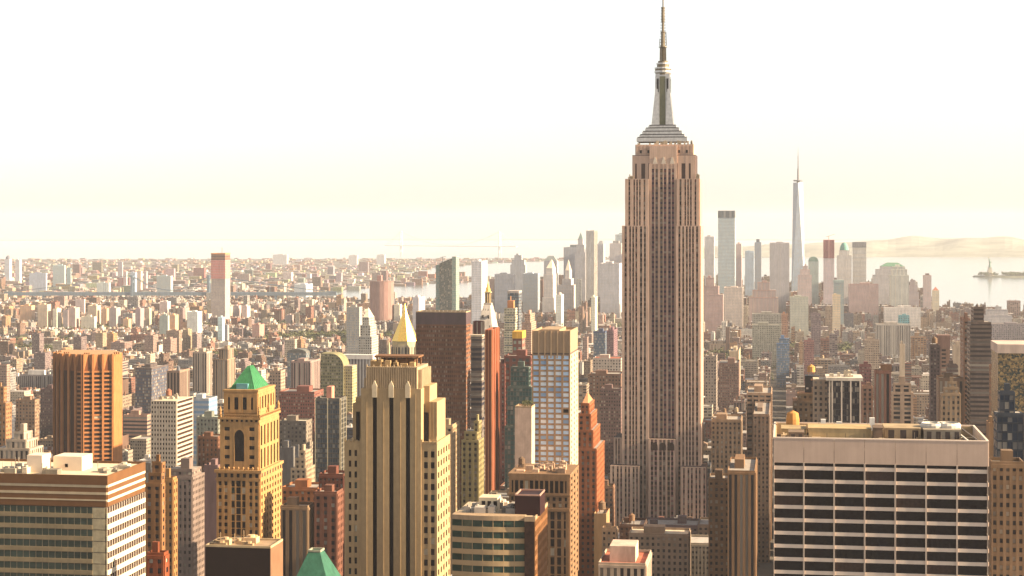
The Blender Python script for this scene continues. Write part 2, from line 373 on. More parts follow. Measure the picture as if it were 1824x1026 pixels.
# harbour island with the statue
def island(px, D, w, d, label, seed):
    x = (px-CX)/FPX*D; zb = drop(x, D); mb = MB(); rnd = random.Random(seed); n = 28
    a = [(w/2*math.cos(2*math.pi*k/n)*(1+.08*rnd.random()), d/2*math.sin(2*math.pi*k/n)*(1+.1*rnd.random()), 0) for k in range(n)]
    mb.frustum(a, [(p[0]*.96, p[1]*.94, 8) for p in a], (0.14,0.14,0.10))
    o = mb.build('harbour_island', mat('island_land', (0.12,0.125,0.09), 0.9, var=0.3, scale=0.02), None, (x, D, zb)); o['kind'] = 'structure'
    t = MB()
    for k in range(160):
        q, r = rnd.random()*6.28, rnd.random()**.5*.88; X, Y = math.cos(q)*r*w/2, math.sin(q)*r*d/2
        if abs(X+w*.12) < 28: continue
        h = 9+rnd.random()*9; rr = 6+rnd.random()*6
        for i in range(14):
            aa, bb, zz = rnd.random()*6.28, rnd.random()*rr, 8+h*(.45+.6*rnd.random())
            t.frustum(t.ring(X+bb*math.cos(aa), Y+bb*math.sin(aa), zz-2, 2.6, 5, aa), t.ring(X+bb*math.cos(aa), Y+bb*math.sin(aa), zz+2, .8, 5, aa))
        t.frustum(t.ring(X, Y, 8, .6, 5), t.ring(X, Y, 8+h*.6, .4, 5))
    tr = t.build('island_trees', mat('far_foliage', (0.07,0.085,0.045), 0.9, var=0.35, scale=0.05), None, (x, D, zb))
    tag(tr, 'low dark wood covering the small harbour island round the statue', 'trees', kind='stuff')
    return o
island(1795, 8950, 330, 170, '', 3)
def statue():
    D = 8950; x = (1763-CX)/FPX*D; zb = drop(x, D)+8
    o = empty('statue', (x, D, zb)); tag(o, 'robed statue with raised arm on a stone pedestal, on the harbour island', 'statue')
    p = MB(); p.lathe(0, 0, [(24,-2),(24,7),(17,8),(17,16)], 10, (0.3,0.27,0.22)); p.frustum(p.rect(-11,11,-11,11,16), p.rect(-7,7,-7,7,38), (0.3,0.27,0.22)); p.box(-8.5,8.5,-8.5,8.5,38,41,(0.3,0.27,0.22))
    p.build('pedestal', None, o)
    c = (0.16,0.24,0.20); b = MB(); S = 1.15
    prof = [(6.2,41),(6.4,46),(5.6,54),(4.6,60),(4.0,64),(4.7,69),(4.4,72),(1.7,74),(1.9,75.5),(2.4,78),(2.1,80),(0.6,81.5)]
    b.lathe(0, 0, prof, 12, c)
    b.bar((-3.6,0,71), (-5.6,-.5,79), 1.7, c, 7); b.bar((-5.6,-.5,79), (-6.0,-.5,87), 1.3, c, 7); b.bar((4,0,70.5), (5,-2,63), 1.7, c, 7)
    b.build('figure', None, o)
    t = MB(); t.lathe(-6.0, -.5, [(.6,87),(2.0,89),(2.0,90),(1.5,91.5),(.3,94)], 8, (0.5,0.4,0.15)); t.build('torch', None, o)
    k = MB()
    for a in range(7): q = math.pi*a/6; k.bar((0,0,79.6), (4.6*math.cos(q), 0, 80+4.0*math.sin(q)), .3, c, 4)
    k.build('crown', None, o)
    tb = MB(); tb.box(3,7,-3.5,-2.4,62,69,c,bottom=True); tb.build('tablet', None, o)
statue()

# ================================================================ LISTED TOWERS
def near_(mb, x0, x1, y0, y1, z0, z1, st, c, D):
    if D > 1500 or z1-z0 < 5: return
    relief(mb, front(x0, y0), x1-x0, z0, z1, st, c); relief(mb, right(x1, y0), y1-y0, z0, z1, st, c)
def tower(label, xl, xr, xs, yt, yb, D, c=CREAM, st=S_GRID, roof=ROOF, name='office_tower', tiers=(), extra=(), L=None, st2=None, short=None, cat='building', group=None, pen=True, keep=False):
    f = F(xl, xr, D); far = D > 3800; c = tuple(min(.68, k*1.6+.05) for k in c) if far else (tuple(k*v for k, v in zip(c, (.80,.74,.70))) if D < 2300 and not keep else c)  # far walls are paled in their colour to imitate haze
    st = (*st[:4], tuple(k*.5+.26 for k in st[4])) if far else st  # far glass paled too, imitating haze and reflected sky
    L = L or (f.side(xs) if xs and xs > xr and xr < 1380 else max(12, min(f.w, 34)))
    if L > 110: L = 60
    o = f.thing(name, label, cat, group, depth=L, ytop=yt, ybot=yb, short=short, xs=xs)
    zt = f.z(yt); base = zt
    boxes = []
    if tiers: base = f.z(tiers[0][2]) if tiers[0][3] is None else f.z(tiers[0][2])
    mb = MB(); ro = MB()
    if not tiers:
        mb.box(0, f.w, 0, L, -3, zt, c, st, roof=False, st2=st2); near_(mb, 0, f.w, 0, L, -3, zt, st, c, D); ro.box(.3, f.w-.3, .3, L-.3, zt-.6, zt-.2, roof)
        parapet(ro, 0, f.w, 0, L, zt, 1.1, .4, c)
        top = (0, f.w, 0, L, zt)
    else:                                   # tiers: (xl, xr, ytop, inset) from the lowest to the highest
        z0 = -3
        for k, (a, b, y, ins) in enumerate(tiers):
            ins = ins or 0; x0, x1 = f.lx(a), f.lx(b); z1 = f.z(y)
            mb.box(x0, x1, ins, max(ins+4, L-ins), z0, z1, c, st, roof=False, st2=st2); near_(mb, x0, x1, ins, max(ins+4, L-ins), z0, z1, st, c, D)
            ro.box(x0+.2, x1-.2, ins+.2, max(ins+4, L-ins)-.2, z1-.5, z1-.1, roof)
            if k < len(tiers)-1: ro.build('roof', None, o); ro = MB()
            mb.box(x0, x1, ins-.25, ins, z1-.9, z1+.5, c, bottom=True)
            z0 = z1-.3
            top = (x0, x1, ins, max(ins+4, L-ins), z1)
    mb.build('wall', None, o); po = ro.build('roof', None, o)
    x0, x1, y0, y1, z = top; X, Y = x1-x0, y1-y0
    for e in extra:
        k = e[0]; q = MB(); cc = e[2] if len(e) > 2 else c
        if k == 'pyramid': zz = f.z(e[1], y=Y/2); mx, my = (x0+x1)/2, (y0+y1)/2; q.frustum(q.rect(x0+.6,x1-.6,y0+.6,y1-.6,z), q.rect(mx-.3,mx+.3,my-.3,my+.3,zz), cc); q.build('pyramid_roof', None, o)
        elif k == 'mansard': zz = f.z(e[1]); q.frustum(q.rect(x0,x1,y0,y1,z), q.rect(x0+X*.28,x1-X*.28,y0+Y*.28,y1-Y*.28,zz), cc); q.build('mansard_roof', None, o)
        elif k == 'dome':
            zz = f.z(e[1]); r = min(X, Y)/2*.92; q.lathe((x0+x1)/2, (y0+y1)/2, [(r*math.cos(a*math.pi/14), z+(zz-z)*math.sin(a*math.pi/14)) for a in range(8)], 16, cc); q.build('dome', None, o)
        elif k == 'barrel':
            zz = f.z(e[1]); n = 10; pa = [((x0+x1)/2+X/2*math.cos(math.pi*i/n), z+(zz-z)*math.sin(math.pi*i/n)) for i in range(n+1)]
            for i in range(n): q.face([(pa[i][0],y0,pa[i][1]),(pa[i][0],y1,pa[i][1]),(pa[i+1][0],y1,pa[i+1][1]),(pa[i+1][0],y0,pa[i+1][1])], cc)
            q.face([(p[0],y0,p[1]) for p in pa][::-1], cc); q.face([(p[0],y1,p[1]) for p in pa], cc); q.build('rounded_roof', None, o)
        elif k == 'spire': zz = f.z(e[1]); r = e[3] if len(e) > 3 else 1.2; mx, my = (x0+x1)/2, (y0+y1)/2; q.lathe(mx, my, [(r, z-.5), (r*.7, z+(zz-z)*.5), (.12, zz)], 6, cc); q.build('spire', None, po)
        elif k == 'box':
            zz = f.z(e[1]); fr = e[3] if len(e) > 3 else (.25, .75); q.box(x0+X*fr[0], x0+X*fr[1], y0+Y*.25, y0+Y*.75, z-.2, zz, cc); q.build('penthouse', None, po)
        elif k == 'band':                   # a band of another colour round the top
            zz = f.z(e[1]); q.box(x0-.3, x1+.3, y0-.3, y1+.3, zz, z+1.3, cc, e[3] if len(e) > 3 else S_NONE, bottom=True); q.build('top_band', None, o)
        elif k == 'fins':
            n = max(2, int(X/e[1]))
            for i in range(n+1): q.box(x0+(X-.6)*i/n, x0+(X-.6)*i/n+.6, y0-.55, y0, 0, z+.8, cc)
            n = max(2, int(Y/e[1]))
            for i in range(n+1): q.box(x1, x1+.55, y0+(Y-.6)*i/n, y0+(Y-.6)*i/n+.6, 0, z+.8, cc)
            q.build('pier_ribs', None, o)
        elif k == 'tank': water_tank(po, x0+X*e[1], y0+Y*.5, z, 2.4, 4)
        elif k == 'crane':
            mx, my, zz = (x0+x1)/2, (y0+y1)/2, f.z(e[1]); q.bar((mx,my,z), (mx,my,zz), .9, cc, 4); q.bar((mx-X*.1,my,zz), (mx+X*.55,my,zz+6), .6, cc, 4); q.bar((mx,my,zz), (mx-X*.25,my,zz-1), .8, cc, 4); q.build('crane', None, po)
    if pen and not extra:
        q = MB(); r = random.Random(int(xl*7+yt)); a = .15+.3*r.random(); q.box(x0+X*a, x0+X*(a+.35), y0+Y*.3, y0+Y*.7, z-.2, z+3+2.5*r.random(), tuple(k*.9 for k in c)); q.build('bulkhead', None, po)
    return o, f
T = tower
PINK, BLUEG, TEAL, PEACH, LGREY = (0.36,0.26,0.23), (0.25,0.31,0.36), (0.22,0.30,0.30), (0.46,0.32,0.22), (0.33,0.31,0.30)
G = 'towers of the hazy downtown skyline'
# ---- downtown, right of the tall art deco skyscraper
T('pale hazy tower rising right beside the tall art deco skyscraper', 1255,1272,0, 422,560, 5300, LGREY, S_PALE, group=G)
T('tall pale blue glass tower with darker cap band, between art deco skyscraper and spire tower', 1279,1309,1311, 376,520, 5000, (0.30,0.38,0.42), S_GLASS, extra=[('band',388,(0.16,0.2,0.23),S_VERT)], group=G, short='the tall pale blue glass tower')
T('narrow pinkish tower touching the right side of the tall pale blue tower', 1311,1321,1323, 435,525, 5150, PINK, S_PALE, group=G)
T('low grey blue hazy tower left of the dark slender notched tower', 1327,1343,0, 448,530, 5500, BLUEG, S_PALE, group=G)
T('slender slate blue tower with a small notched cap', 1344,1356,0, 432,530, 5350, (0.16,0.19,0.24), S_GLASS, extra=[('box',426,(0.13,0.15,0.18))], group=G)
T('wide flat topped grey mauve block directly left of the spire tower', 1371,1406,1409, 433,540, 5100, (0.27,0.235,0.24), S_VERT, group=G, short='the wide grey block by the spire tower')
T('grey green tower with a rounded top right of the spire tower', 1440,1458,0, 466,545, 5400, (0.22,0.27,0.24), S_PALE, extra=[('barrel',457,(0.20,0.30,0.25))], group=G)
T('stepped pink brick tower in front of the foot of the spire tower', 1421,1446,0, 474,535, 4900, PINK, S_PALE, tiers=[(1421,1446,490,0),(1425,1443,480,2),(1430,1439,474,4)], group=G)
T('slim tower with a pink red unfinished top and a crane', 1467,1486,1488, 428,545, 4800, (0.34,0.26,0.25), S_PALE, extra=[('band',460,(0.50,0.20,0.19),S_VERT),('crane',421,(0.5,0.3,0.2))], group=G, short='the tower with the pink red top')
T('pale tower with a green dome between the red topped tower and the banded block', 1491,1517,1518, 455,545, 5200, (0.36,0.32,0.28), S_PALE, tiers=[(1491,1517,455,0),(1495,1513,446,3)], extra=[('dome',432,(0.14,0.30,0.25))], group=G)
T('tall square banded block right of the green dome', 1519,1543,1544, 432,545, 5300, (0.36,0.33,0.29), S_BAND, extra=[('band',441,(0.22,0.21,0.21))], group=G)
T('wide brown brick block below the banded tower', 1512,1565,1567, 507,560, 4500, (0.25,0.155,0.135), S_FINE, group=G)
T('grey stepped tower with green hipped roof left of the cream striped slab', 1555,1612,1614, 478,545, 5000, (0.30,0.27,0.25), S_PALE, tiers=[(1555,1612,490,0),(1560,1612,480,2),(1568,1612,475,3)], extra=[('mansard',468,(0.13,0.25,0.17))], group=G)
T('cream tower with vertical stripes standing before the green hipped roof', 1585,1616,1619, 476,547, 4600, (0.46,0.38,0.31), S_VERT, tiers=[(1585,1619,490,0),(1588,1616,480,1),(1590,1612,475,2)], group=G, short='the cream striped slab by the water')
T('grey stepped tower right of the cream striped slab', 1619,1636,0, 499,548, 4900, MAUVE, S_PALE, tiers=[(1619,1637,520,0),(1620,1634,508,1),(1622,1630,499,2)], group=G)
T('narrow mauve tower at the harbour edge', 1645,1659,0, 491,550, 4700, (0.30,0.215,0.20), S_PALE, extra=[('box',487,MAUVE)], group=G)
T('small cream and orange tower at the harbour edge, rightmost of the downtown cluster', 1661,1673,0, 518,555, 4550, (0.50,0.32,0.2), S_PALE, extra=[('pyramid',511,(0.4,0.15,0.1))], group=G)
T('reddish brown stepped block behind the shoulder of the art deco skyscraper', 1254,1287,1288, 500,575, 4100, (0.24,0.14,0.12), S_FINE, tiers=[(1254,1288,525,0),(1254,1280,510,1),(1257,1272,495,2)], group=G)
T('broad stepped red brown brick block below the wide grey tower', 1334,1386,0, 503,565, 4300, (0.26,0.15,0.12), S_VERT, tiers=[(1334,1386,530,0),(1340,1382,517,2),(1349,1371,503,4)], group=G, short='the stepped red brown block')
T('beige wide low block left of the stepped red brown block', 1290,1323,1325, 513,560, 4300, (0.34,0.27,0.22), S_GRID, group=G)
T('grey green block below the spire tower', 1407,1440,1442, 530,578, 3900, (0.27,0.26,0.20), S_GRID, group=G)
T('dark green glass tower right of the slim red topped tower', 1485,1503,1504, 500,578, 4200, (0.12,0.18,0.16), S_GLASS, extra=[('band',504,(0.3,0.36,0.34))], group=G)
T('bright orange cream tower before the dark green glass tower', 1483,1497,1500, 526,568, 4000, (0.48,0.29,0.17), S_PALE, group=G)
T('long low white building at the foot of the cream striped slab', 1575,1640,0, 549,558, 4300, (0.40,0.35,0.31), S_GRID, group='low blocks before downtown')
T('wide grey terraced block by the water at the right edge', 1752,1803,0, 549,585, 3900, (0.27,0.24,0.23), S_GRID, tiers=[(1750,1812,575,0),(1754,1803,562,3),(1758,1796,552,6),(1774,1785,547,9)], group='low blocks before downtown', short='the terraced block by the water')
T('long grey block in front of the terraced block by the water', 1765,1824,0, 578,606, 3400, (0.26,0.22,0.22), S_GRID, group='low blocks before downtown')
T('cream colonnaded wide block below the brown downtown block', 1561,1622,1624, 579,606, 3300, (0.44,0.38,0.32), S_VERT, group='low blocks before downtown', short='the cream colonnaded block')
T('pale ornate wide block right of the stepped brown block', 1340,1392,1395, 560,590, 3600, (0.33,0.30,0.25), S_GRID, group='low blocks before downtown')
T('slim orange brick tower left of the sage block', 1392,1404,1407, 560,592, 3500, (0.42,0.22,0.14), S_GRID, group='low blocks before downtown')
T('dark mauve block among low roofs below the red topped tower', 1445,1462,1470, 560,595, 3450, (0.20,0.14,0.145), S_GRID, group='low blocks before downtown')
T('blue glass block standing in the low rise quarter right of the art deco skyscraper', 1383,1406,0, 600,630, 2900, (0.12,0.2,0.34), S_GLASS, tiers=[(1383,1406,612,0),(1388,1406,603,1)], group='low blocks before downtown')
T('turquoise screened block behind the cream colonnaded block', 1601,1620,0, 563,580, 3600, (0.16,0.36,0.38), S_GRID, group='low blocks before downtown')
# spire tower
def spire_tower():
    D = 5700; f = F(1409.5, 1434, D); zt = f.z(325); W = f.w
    o = f.thing('skyscraper', 'hazy tapering glass skyscraper with long mast, tallest of the downtown skyline', depth=W, ytop=325, ybot=520, short='the tapering spire tower')
    n = MB(); c = (0.50,0.55,0.60); z0 = 30; n.box(0, W, 0, W, -3, z0, c, S_GLASS, roof=False)
    q = W*.5; A = [(0,0,z0),(W,0,z0),(W,W,z0),(0,W,z0)]; h = W*.36; cx = W*.5
    B = [(cx, cx-h, zt),(cx+h, cx, zt),(cx, cx+h, zt),(cx-h, cx, zt)]
    st = (*S_GLASS[:4], (0.40,0.46,0.52))  # wall and glass colours paled to add haze and sky reflection
    for i in range(4):
        j = (i+1) % 4; H = zt-z0
        n.face([A[i], A[j], B[i]], c, st, [(0,-H),(W,-H),(W/2,0)]); n.face([A[j], B[j], B[i]], c, st, [(W/2,-H),(W*.8,0),(0,0)])
    n.face(B, c); n.build('wall', None, o)
    r = MB(); r.lathe(cx, cx, [(13,zt+4),(15,zt+4.5),(15,zt+8),(13,zt+8.5)], 16, (0.2,0.2,0.21)); r.bar((cx,cx,zt), (cx,cx,zt+5), 5, (0.2,0.2,0.2), 8); r.build('antenna_ring', None, o)
    m = MB(); zz = f.z(262); m.lathe(cx, cx, [(3.2,zt+8),(2.6,zt+45),(1.6,zt+46),(1.4,zt+85),(.8,zt+86),(.25,zz)], 8, (0.22,0.2,0.2)); m.build('mast', None, o)
spire_tower()
# ---- downtown, left of the art deco skyscraper
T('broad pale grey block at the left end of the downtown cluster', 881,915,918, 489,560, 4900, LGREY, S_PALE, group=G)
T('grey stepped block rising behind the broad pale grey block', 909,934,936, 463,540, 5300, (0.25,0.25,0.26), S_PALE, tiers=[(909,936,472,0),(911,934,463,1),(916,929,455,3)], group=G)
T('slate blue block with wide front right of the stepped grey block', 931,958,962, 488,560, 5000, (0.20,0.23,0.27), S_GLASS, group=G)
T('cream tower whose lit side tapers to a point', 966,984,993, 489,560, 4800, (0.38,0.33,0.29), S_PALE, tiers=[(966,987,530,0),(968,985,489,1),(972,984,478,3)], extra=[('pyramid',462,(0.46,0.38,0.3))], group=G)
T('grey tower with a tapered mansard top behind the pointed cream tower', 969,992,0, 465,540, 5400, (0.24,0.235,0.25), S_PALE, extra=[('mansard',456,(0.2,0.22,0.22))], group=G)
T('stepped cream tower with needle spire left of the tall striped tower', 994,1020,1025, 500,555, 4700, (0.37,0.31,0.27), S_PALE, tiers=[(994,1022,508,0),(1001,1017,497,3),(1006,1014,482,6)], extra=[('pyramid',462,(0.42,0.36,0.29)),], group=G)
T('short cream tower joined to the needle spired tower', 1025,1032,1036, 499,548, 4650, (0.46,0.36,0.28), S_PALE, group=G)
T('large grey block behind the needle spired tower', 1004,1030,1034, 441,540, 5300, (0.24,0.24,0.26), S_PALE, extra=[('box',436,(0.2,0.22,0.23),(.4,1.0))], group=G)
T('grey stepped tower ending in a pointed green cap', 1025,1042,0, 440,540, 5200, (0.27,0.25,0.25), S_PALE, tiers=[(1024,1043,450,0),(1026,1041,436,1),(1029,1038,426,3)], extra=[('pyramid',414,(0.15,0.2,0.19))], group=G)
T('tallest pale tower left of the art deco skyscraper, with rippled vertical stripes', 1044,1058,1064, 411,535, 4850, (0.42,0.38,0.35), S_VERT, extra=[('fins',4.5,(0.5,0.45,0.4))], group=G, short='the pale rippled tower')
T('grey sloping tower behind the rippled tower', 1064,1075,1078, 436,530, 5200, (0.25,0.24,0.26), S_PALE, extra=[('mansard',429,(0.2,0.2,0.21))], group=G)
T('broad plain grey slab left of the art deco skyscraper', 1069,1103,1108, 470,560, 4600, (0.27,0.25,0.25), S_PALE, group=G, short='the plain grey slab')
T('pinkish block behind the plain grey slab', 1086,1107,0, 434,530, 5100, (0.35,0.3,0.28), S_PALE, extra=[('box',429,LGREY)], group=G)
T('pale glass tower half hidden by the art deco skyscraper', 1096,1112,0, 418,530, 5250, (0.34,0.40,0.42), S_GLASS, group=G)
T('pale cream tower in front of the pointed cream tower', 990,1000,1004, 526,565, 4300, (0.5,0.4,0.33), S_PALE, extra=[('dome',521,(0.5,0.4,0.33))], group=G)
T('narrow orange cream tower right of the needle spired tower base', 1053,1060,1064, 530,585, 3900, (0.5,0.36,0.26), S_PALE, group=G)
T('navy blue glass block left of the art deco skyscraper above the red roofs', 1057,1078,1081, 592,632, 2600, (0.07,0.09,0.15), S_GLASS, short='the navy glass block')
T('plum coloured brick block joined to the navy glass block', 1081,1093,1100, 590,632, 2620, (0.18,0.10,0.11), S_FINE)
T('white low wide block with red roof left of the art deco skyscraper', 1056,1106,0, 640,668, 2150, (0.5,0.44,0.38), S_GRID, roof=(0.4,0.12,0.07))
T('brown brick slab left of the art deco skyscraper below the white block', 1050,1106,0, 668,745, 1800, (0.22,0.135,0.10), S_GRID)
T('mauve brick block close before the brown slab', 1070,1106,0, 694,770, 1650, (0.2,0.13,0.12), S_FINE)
# ---- across the river and the left field
E = 'hazy towers across the river'
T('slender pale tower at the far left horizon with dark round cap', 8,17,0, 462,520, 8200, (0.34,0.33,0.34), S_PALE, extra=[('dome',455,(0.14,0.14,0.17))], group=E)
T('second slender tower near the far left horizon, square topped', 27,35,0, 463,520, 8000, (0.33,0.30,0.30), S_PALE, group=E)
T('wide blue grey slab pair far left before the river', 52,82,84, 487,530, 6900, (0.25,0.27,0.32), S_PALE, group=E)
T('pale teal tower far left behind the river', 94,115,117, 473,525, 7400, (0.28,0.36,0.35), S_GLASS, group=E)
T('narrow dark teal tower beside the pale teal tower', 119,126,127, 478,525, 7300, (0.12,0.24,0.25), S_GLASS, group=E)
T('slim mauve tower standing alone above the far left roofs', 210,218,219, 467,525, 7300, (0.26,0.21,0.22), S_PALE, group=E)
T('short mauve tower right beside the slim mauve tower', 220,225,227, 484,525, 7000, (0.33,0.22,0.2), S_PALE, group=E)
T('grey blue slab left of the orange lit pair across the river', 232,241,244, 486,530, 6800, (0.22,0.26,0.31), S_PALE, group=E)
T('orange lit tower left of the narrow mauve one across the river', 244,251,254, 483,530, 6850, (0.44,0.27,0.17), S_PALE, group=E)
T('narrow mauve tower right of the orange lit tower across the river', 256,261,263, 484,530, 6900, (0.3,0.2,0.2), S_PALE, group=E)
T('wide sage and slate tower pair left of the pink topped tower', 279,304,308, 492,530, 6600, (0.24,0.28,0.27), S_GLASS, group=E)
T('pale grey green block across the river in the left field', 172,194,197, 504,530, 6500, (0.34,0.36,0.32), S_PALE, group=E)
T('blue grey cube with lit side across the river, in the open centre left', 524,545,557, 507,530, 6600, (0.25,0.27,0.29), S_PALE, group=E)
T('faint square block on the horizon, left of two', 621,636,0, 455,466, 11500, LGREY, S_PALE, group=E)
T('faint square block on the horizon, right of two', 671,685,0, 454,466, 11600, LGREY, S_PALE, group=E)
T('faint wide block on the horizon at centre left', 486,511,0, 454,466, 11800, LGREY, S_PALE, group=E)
def pink_tower():
    f = F(376, 401, 4700); L = f.side(410); o = f.thing('office_tower', 'tall slab under construction with pink wrapped upper floors and orange rim', depth=L, ytop=453, ybot=545, xs=410, short='the pink topped tower')
    zt = f.z(453); m = MB(); m.box(0, f.w, 0, L, -3, f.z(497), (0.42,0.33,0.28), S_PALE, roof=False); m.build('wall', None, o)
    m = MB(); m.box(-.3, f.w+.3, -.3, L+.3, f.z(497), f.z(463), (0.55,0.20,0.17), (60,4.2,1,.25,(0.45,0.3,0.28)), roof=False); m.build('netting', None, o)
    m = MB(); m.box(0, f.w, 0, L, f.z(463), zt, (0.30,0.12,0.07), S_BAND, roof=ROOF); m.build('top_floor', None, o)
    m = MB(); parapet(m, 0, f.w, 0, L, zt, 3, 1, (0.6,0.25,0.1), .5); m.build('rim', None, o)
    m = MB(); m.bar((f.w*.6,L/2,zt), (f.w*.6,L/2,f.z(441)), .8, (0.3,0.2,0.15), 4); m.build('crane', None, o)
pink_tower()
def round_block():
    f = F(655, 698, 4700); w = f.w; o = f.thing('apartment_tower', 'broad red brown apartment tower with curved sides and a knob on the roof', depth=w*.7, ytop=501, ybot=545, short='the curved red brown tower')
    m = MB(); zt = f.z(501); pts = m.ring(w/2, w*.35, -3, w/2, 18, .17, w*.36); m.frustum(pts, [(p[0],p[1],zt) for p in pts], (0.33,0.19,0.155), (3.2,90,.3,1,(0.2,0.11,0.1)), cap=False); m.build('wall', None, o)
    m = MB(); m.frustum([(p[0],p[1],zt-1) for p in pts], [(p[0],p[1],zt) for p in pts], (0.3,0.2,0.17)); m.build('roof', None, o)
    m = MB(); m.box(w*.33, w*.5, w*.25, w*.5, zt, f.z(491), (0.3,0.16,0.14)); m.build('roof_knob', None, o)
round_block()
def green_glass():
    f = F(776, 812, 3300); L = f.side(818); o = f.thing('office_tower', 'green grey glass tower with dark middle strip and slanted top behind the dark brown slab', depth=L, ytop=458, ybot=556, xs=818, short='the green glass tower')
    w = f.w; a, b = f.lx(783), f.lx(805); st = (1.8,3.9,.9,.86,(0.17,0.24,0.21)); c = (0.33,0.38,0.33)
    m = MB(); zl, zm, zr = f.z(472), f.z(465), f.z(457)
    m.box(0, a, 1.2, L, -3, zl, c, st, roof=ROOF); m.box(b, w, .6, L, -3, zr, c, st, roof=ROOF); m.build('wall', None, o)
    m = MB(); m.frustum(m.rect(a,b,0,L-1,-3), [(a,0,f.z(469)),(b,0,f.z(460)),(b,L-1,f.z(460)),(a,L-1,f.z(469))], (0.13,0.135,0.12), (2.6,3.9,.75,.7,(0.06,0.075,0.07))); m.build('middle_bay', None, o)
    m = MB(); m.bar((a+5,3,f.z(468)), (a+5,3,f.z(457)), .7, (0.15,0.15,0.15), 4); m.bar((a+1,3,f.z(459)), (a+11,3,f.z(457)), .6, (0.15,0.15,0.15), 4); m.build('roof_hoist', None, o)
green_glass()
T('plain light grey slab tower behind the gold capped clock tower', 840,858,868, 466,560, 3900, (0.37,0.35,0.35), S_PALE, short='the light grey slab')
T('low hazy twin block right of the curved brown tower', 735,746,757, 530,556, 4300, (0.27,0.24,0.25), S_PALE, group='housing towers in the left field')
H = 'housing towers in the left field'
for lb, xl, xr, xs, yt, yb, c in [
    ('first brown block of the far housing row at the left edge',35,56,62,545,575,ORANGE),('tallest brown housing tower at the left end of the row, with cream edge',67,84,91,543,588,TAN),('narrow housing tower right of the tallest one, sunlit',94,101,109,551,588,CREAM),
    ('dark housing tower third from the left end of the row',112,121,125,553,588,MAUVE),('broad mauve housing tower with a cream sunlit side',122,134,142,549,588,(0.27,0.18,0.15)),('low wide beige housing block before the mauve towers',144,168,172,565,588,CREAM),
    ('stepped brown housing tower in the middle of the left row',156,172,180,545,580,TAN),('narrow orange sunlit housing tower of the left row',182,190,194,550,580,ORANGE),('plum housing tower with a peaked bulkhead',194,207,215,549,585,MAUVE),
    ('dark plum housing tower before the river bridge',241,250,257,550,585,(0.18,0.115,0.12)),('brown housing tower pair member with bright edge',259,266,270,550,583,TAN),('short orange and plum block below the housing row',219,229,234,569,587,ORANGE),
    ('pink brick housing tower seen left of the pink topped tower',284,298,304,538,560,PINK),('pink brick housing block behind the plum row',134,150,152,534,560,PINK),('pinkish slab at the foot of the pink topped tower',392,410,414,547,566,(0.4,0.2,0.15)),
    ('dark slab right of the pinkish slab',415,425,430,545,567,MAUVE),('brown slab farther right of the pinkish slab',431,440,446,546,568,PINK)]:
    T(lb, xl, xr, xs, yt, yb, 848000/(yb+3-EYE), c, S_FINE, group=H, name='apartment_tower', pen=True)
for lb, xl, xr, xs, yt, yb, c in [
    ('beige front tower of the lower housing group, leftmost',170,183,190,594,626,TAN),('sunlit tan wing joined to the leftmost beige tower',191,202,209,595,622,ORANGE),('long low brown slab of the lower housing group',197,222,236,611,628,(0.24,0.155,0.13)),
    ('square brown tower with pale sunlit side, centre of the lower housing group',257,273,282,598,633,(0.26,0.17,0.14)),('brown tower with stepped top right of the centre one',290,304,315,605,632,(0.25,0.16,0.13)),('tall tan slab pair behind the stepped top tower',296,319,324,590,628,(0.27,0.18,0.13)),
    ('tan slab with bright right edge, highest of the lower group',325,335,342,588,625,TAN),('plum and cream slab at the right end of the lower group',342,351,359,596,626,MAUVE),('sage grey slab behind the lower housing group',284,299,302,563,600,SAGE),
    ('pale white blue glass tower in the left field under the pink topped tower',388,396,400,566,610,(0.3,0.42,0.46)),('dark slate tower beside the pale white blue glass tower',400,405,408,580,612,SLATE),
    ('white stepped tower in the left field with bright side',333,352,360,556,597,(0.45,0.38,0.34)),('orange sunlit tower left of the white stepped tower',302,312,318,562,592,ORANGE),
    ('brick tower with orange side right of the left field',449,462,471,579,604,BRICK),('mauve small block near the river bank at left centre',508,518,523,562,580,MAUVE),('teal glass block left of the gold pyramid',676,692,695,553,575,(0.12,0.22,0.21)),('cream sunlit block right above the gold pyramid',702,712,716,543,575,CREAM)]:
    T(lb, xl, xr, xs, yt, yb, 848000/(yb+2-EYE), c, S_FINE, group=H, name='apartment_tower')
# ================================================================ MIDDLE DISTANCE (left to right)
T('grey colonnaded wide low block above the left foreground office', 34,92,98, 669,700, 2750, (0.24,0.21,0.20), S_VERT, extra=[('box',660,WHITE)], short='the grey colonnaded low block')
T('tan block with bright edge cut by the left picture edge', -20,12,18, 651,700, 2300, (0.27,0.18,0.14), S_FINE)
T('orange sunlit slab at the left picture edge above the ornate white block', -20,10,20, 718,800, 1500, (0.33,0.19,0.10), S_GRID, tiers=[(-20,10,718,0),(-20,4,690,3)])
T('tan brick block with dark roof left of the bronze tower', 28,62,70, 714,760, 1900, (0.27,0.18,0.12), S_GRID, short='the tan brick block with dark roof')
T('dark plum block between the tan brick block and the bronze tower', 72,96,98, 694,770, 1950, (0.13,0.085,0.085), S_FINE, L=30)
T('white ornate pinnacled block behind the left foreground office', -10,60,84, 772,830, 1150, (0.44,0.37,0.29), S_VERT, tiers=[(-10,52,800,0),(8,44,785,2),(20,38,772,4)], short='the white ornate block')
T('dark glass cube with brown side right of the bronze tower', 241,270,300, 657,715, 2100, (0.12,0.10,0.10), (2.2,3.6,.8,.7,(0.06,0.075,0.11)), short='the dark glass cube')
T('narrow tan tower with grey pointed stack right of the dark glass cube', 297,320,338, 662,705, 1900, (0.30,0.215,0.165), S_VERT, extra=[('spire',652,SLATE,2.5)])
T('beige striped block in the middle of the left field', 343,368,378, 628,682, 2300, (0.36,0.28,0.22), S_VERT)
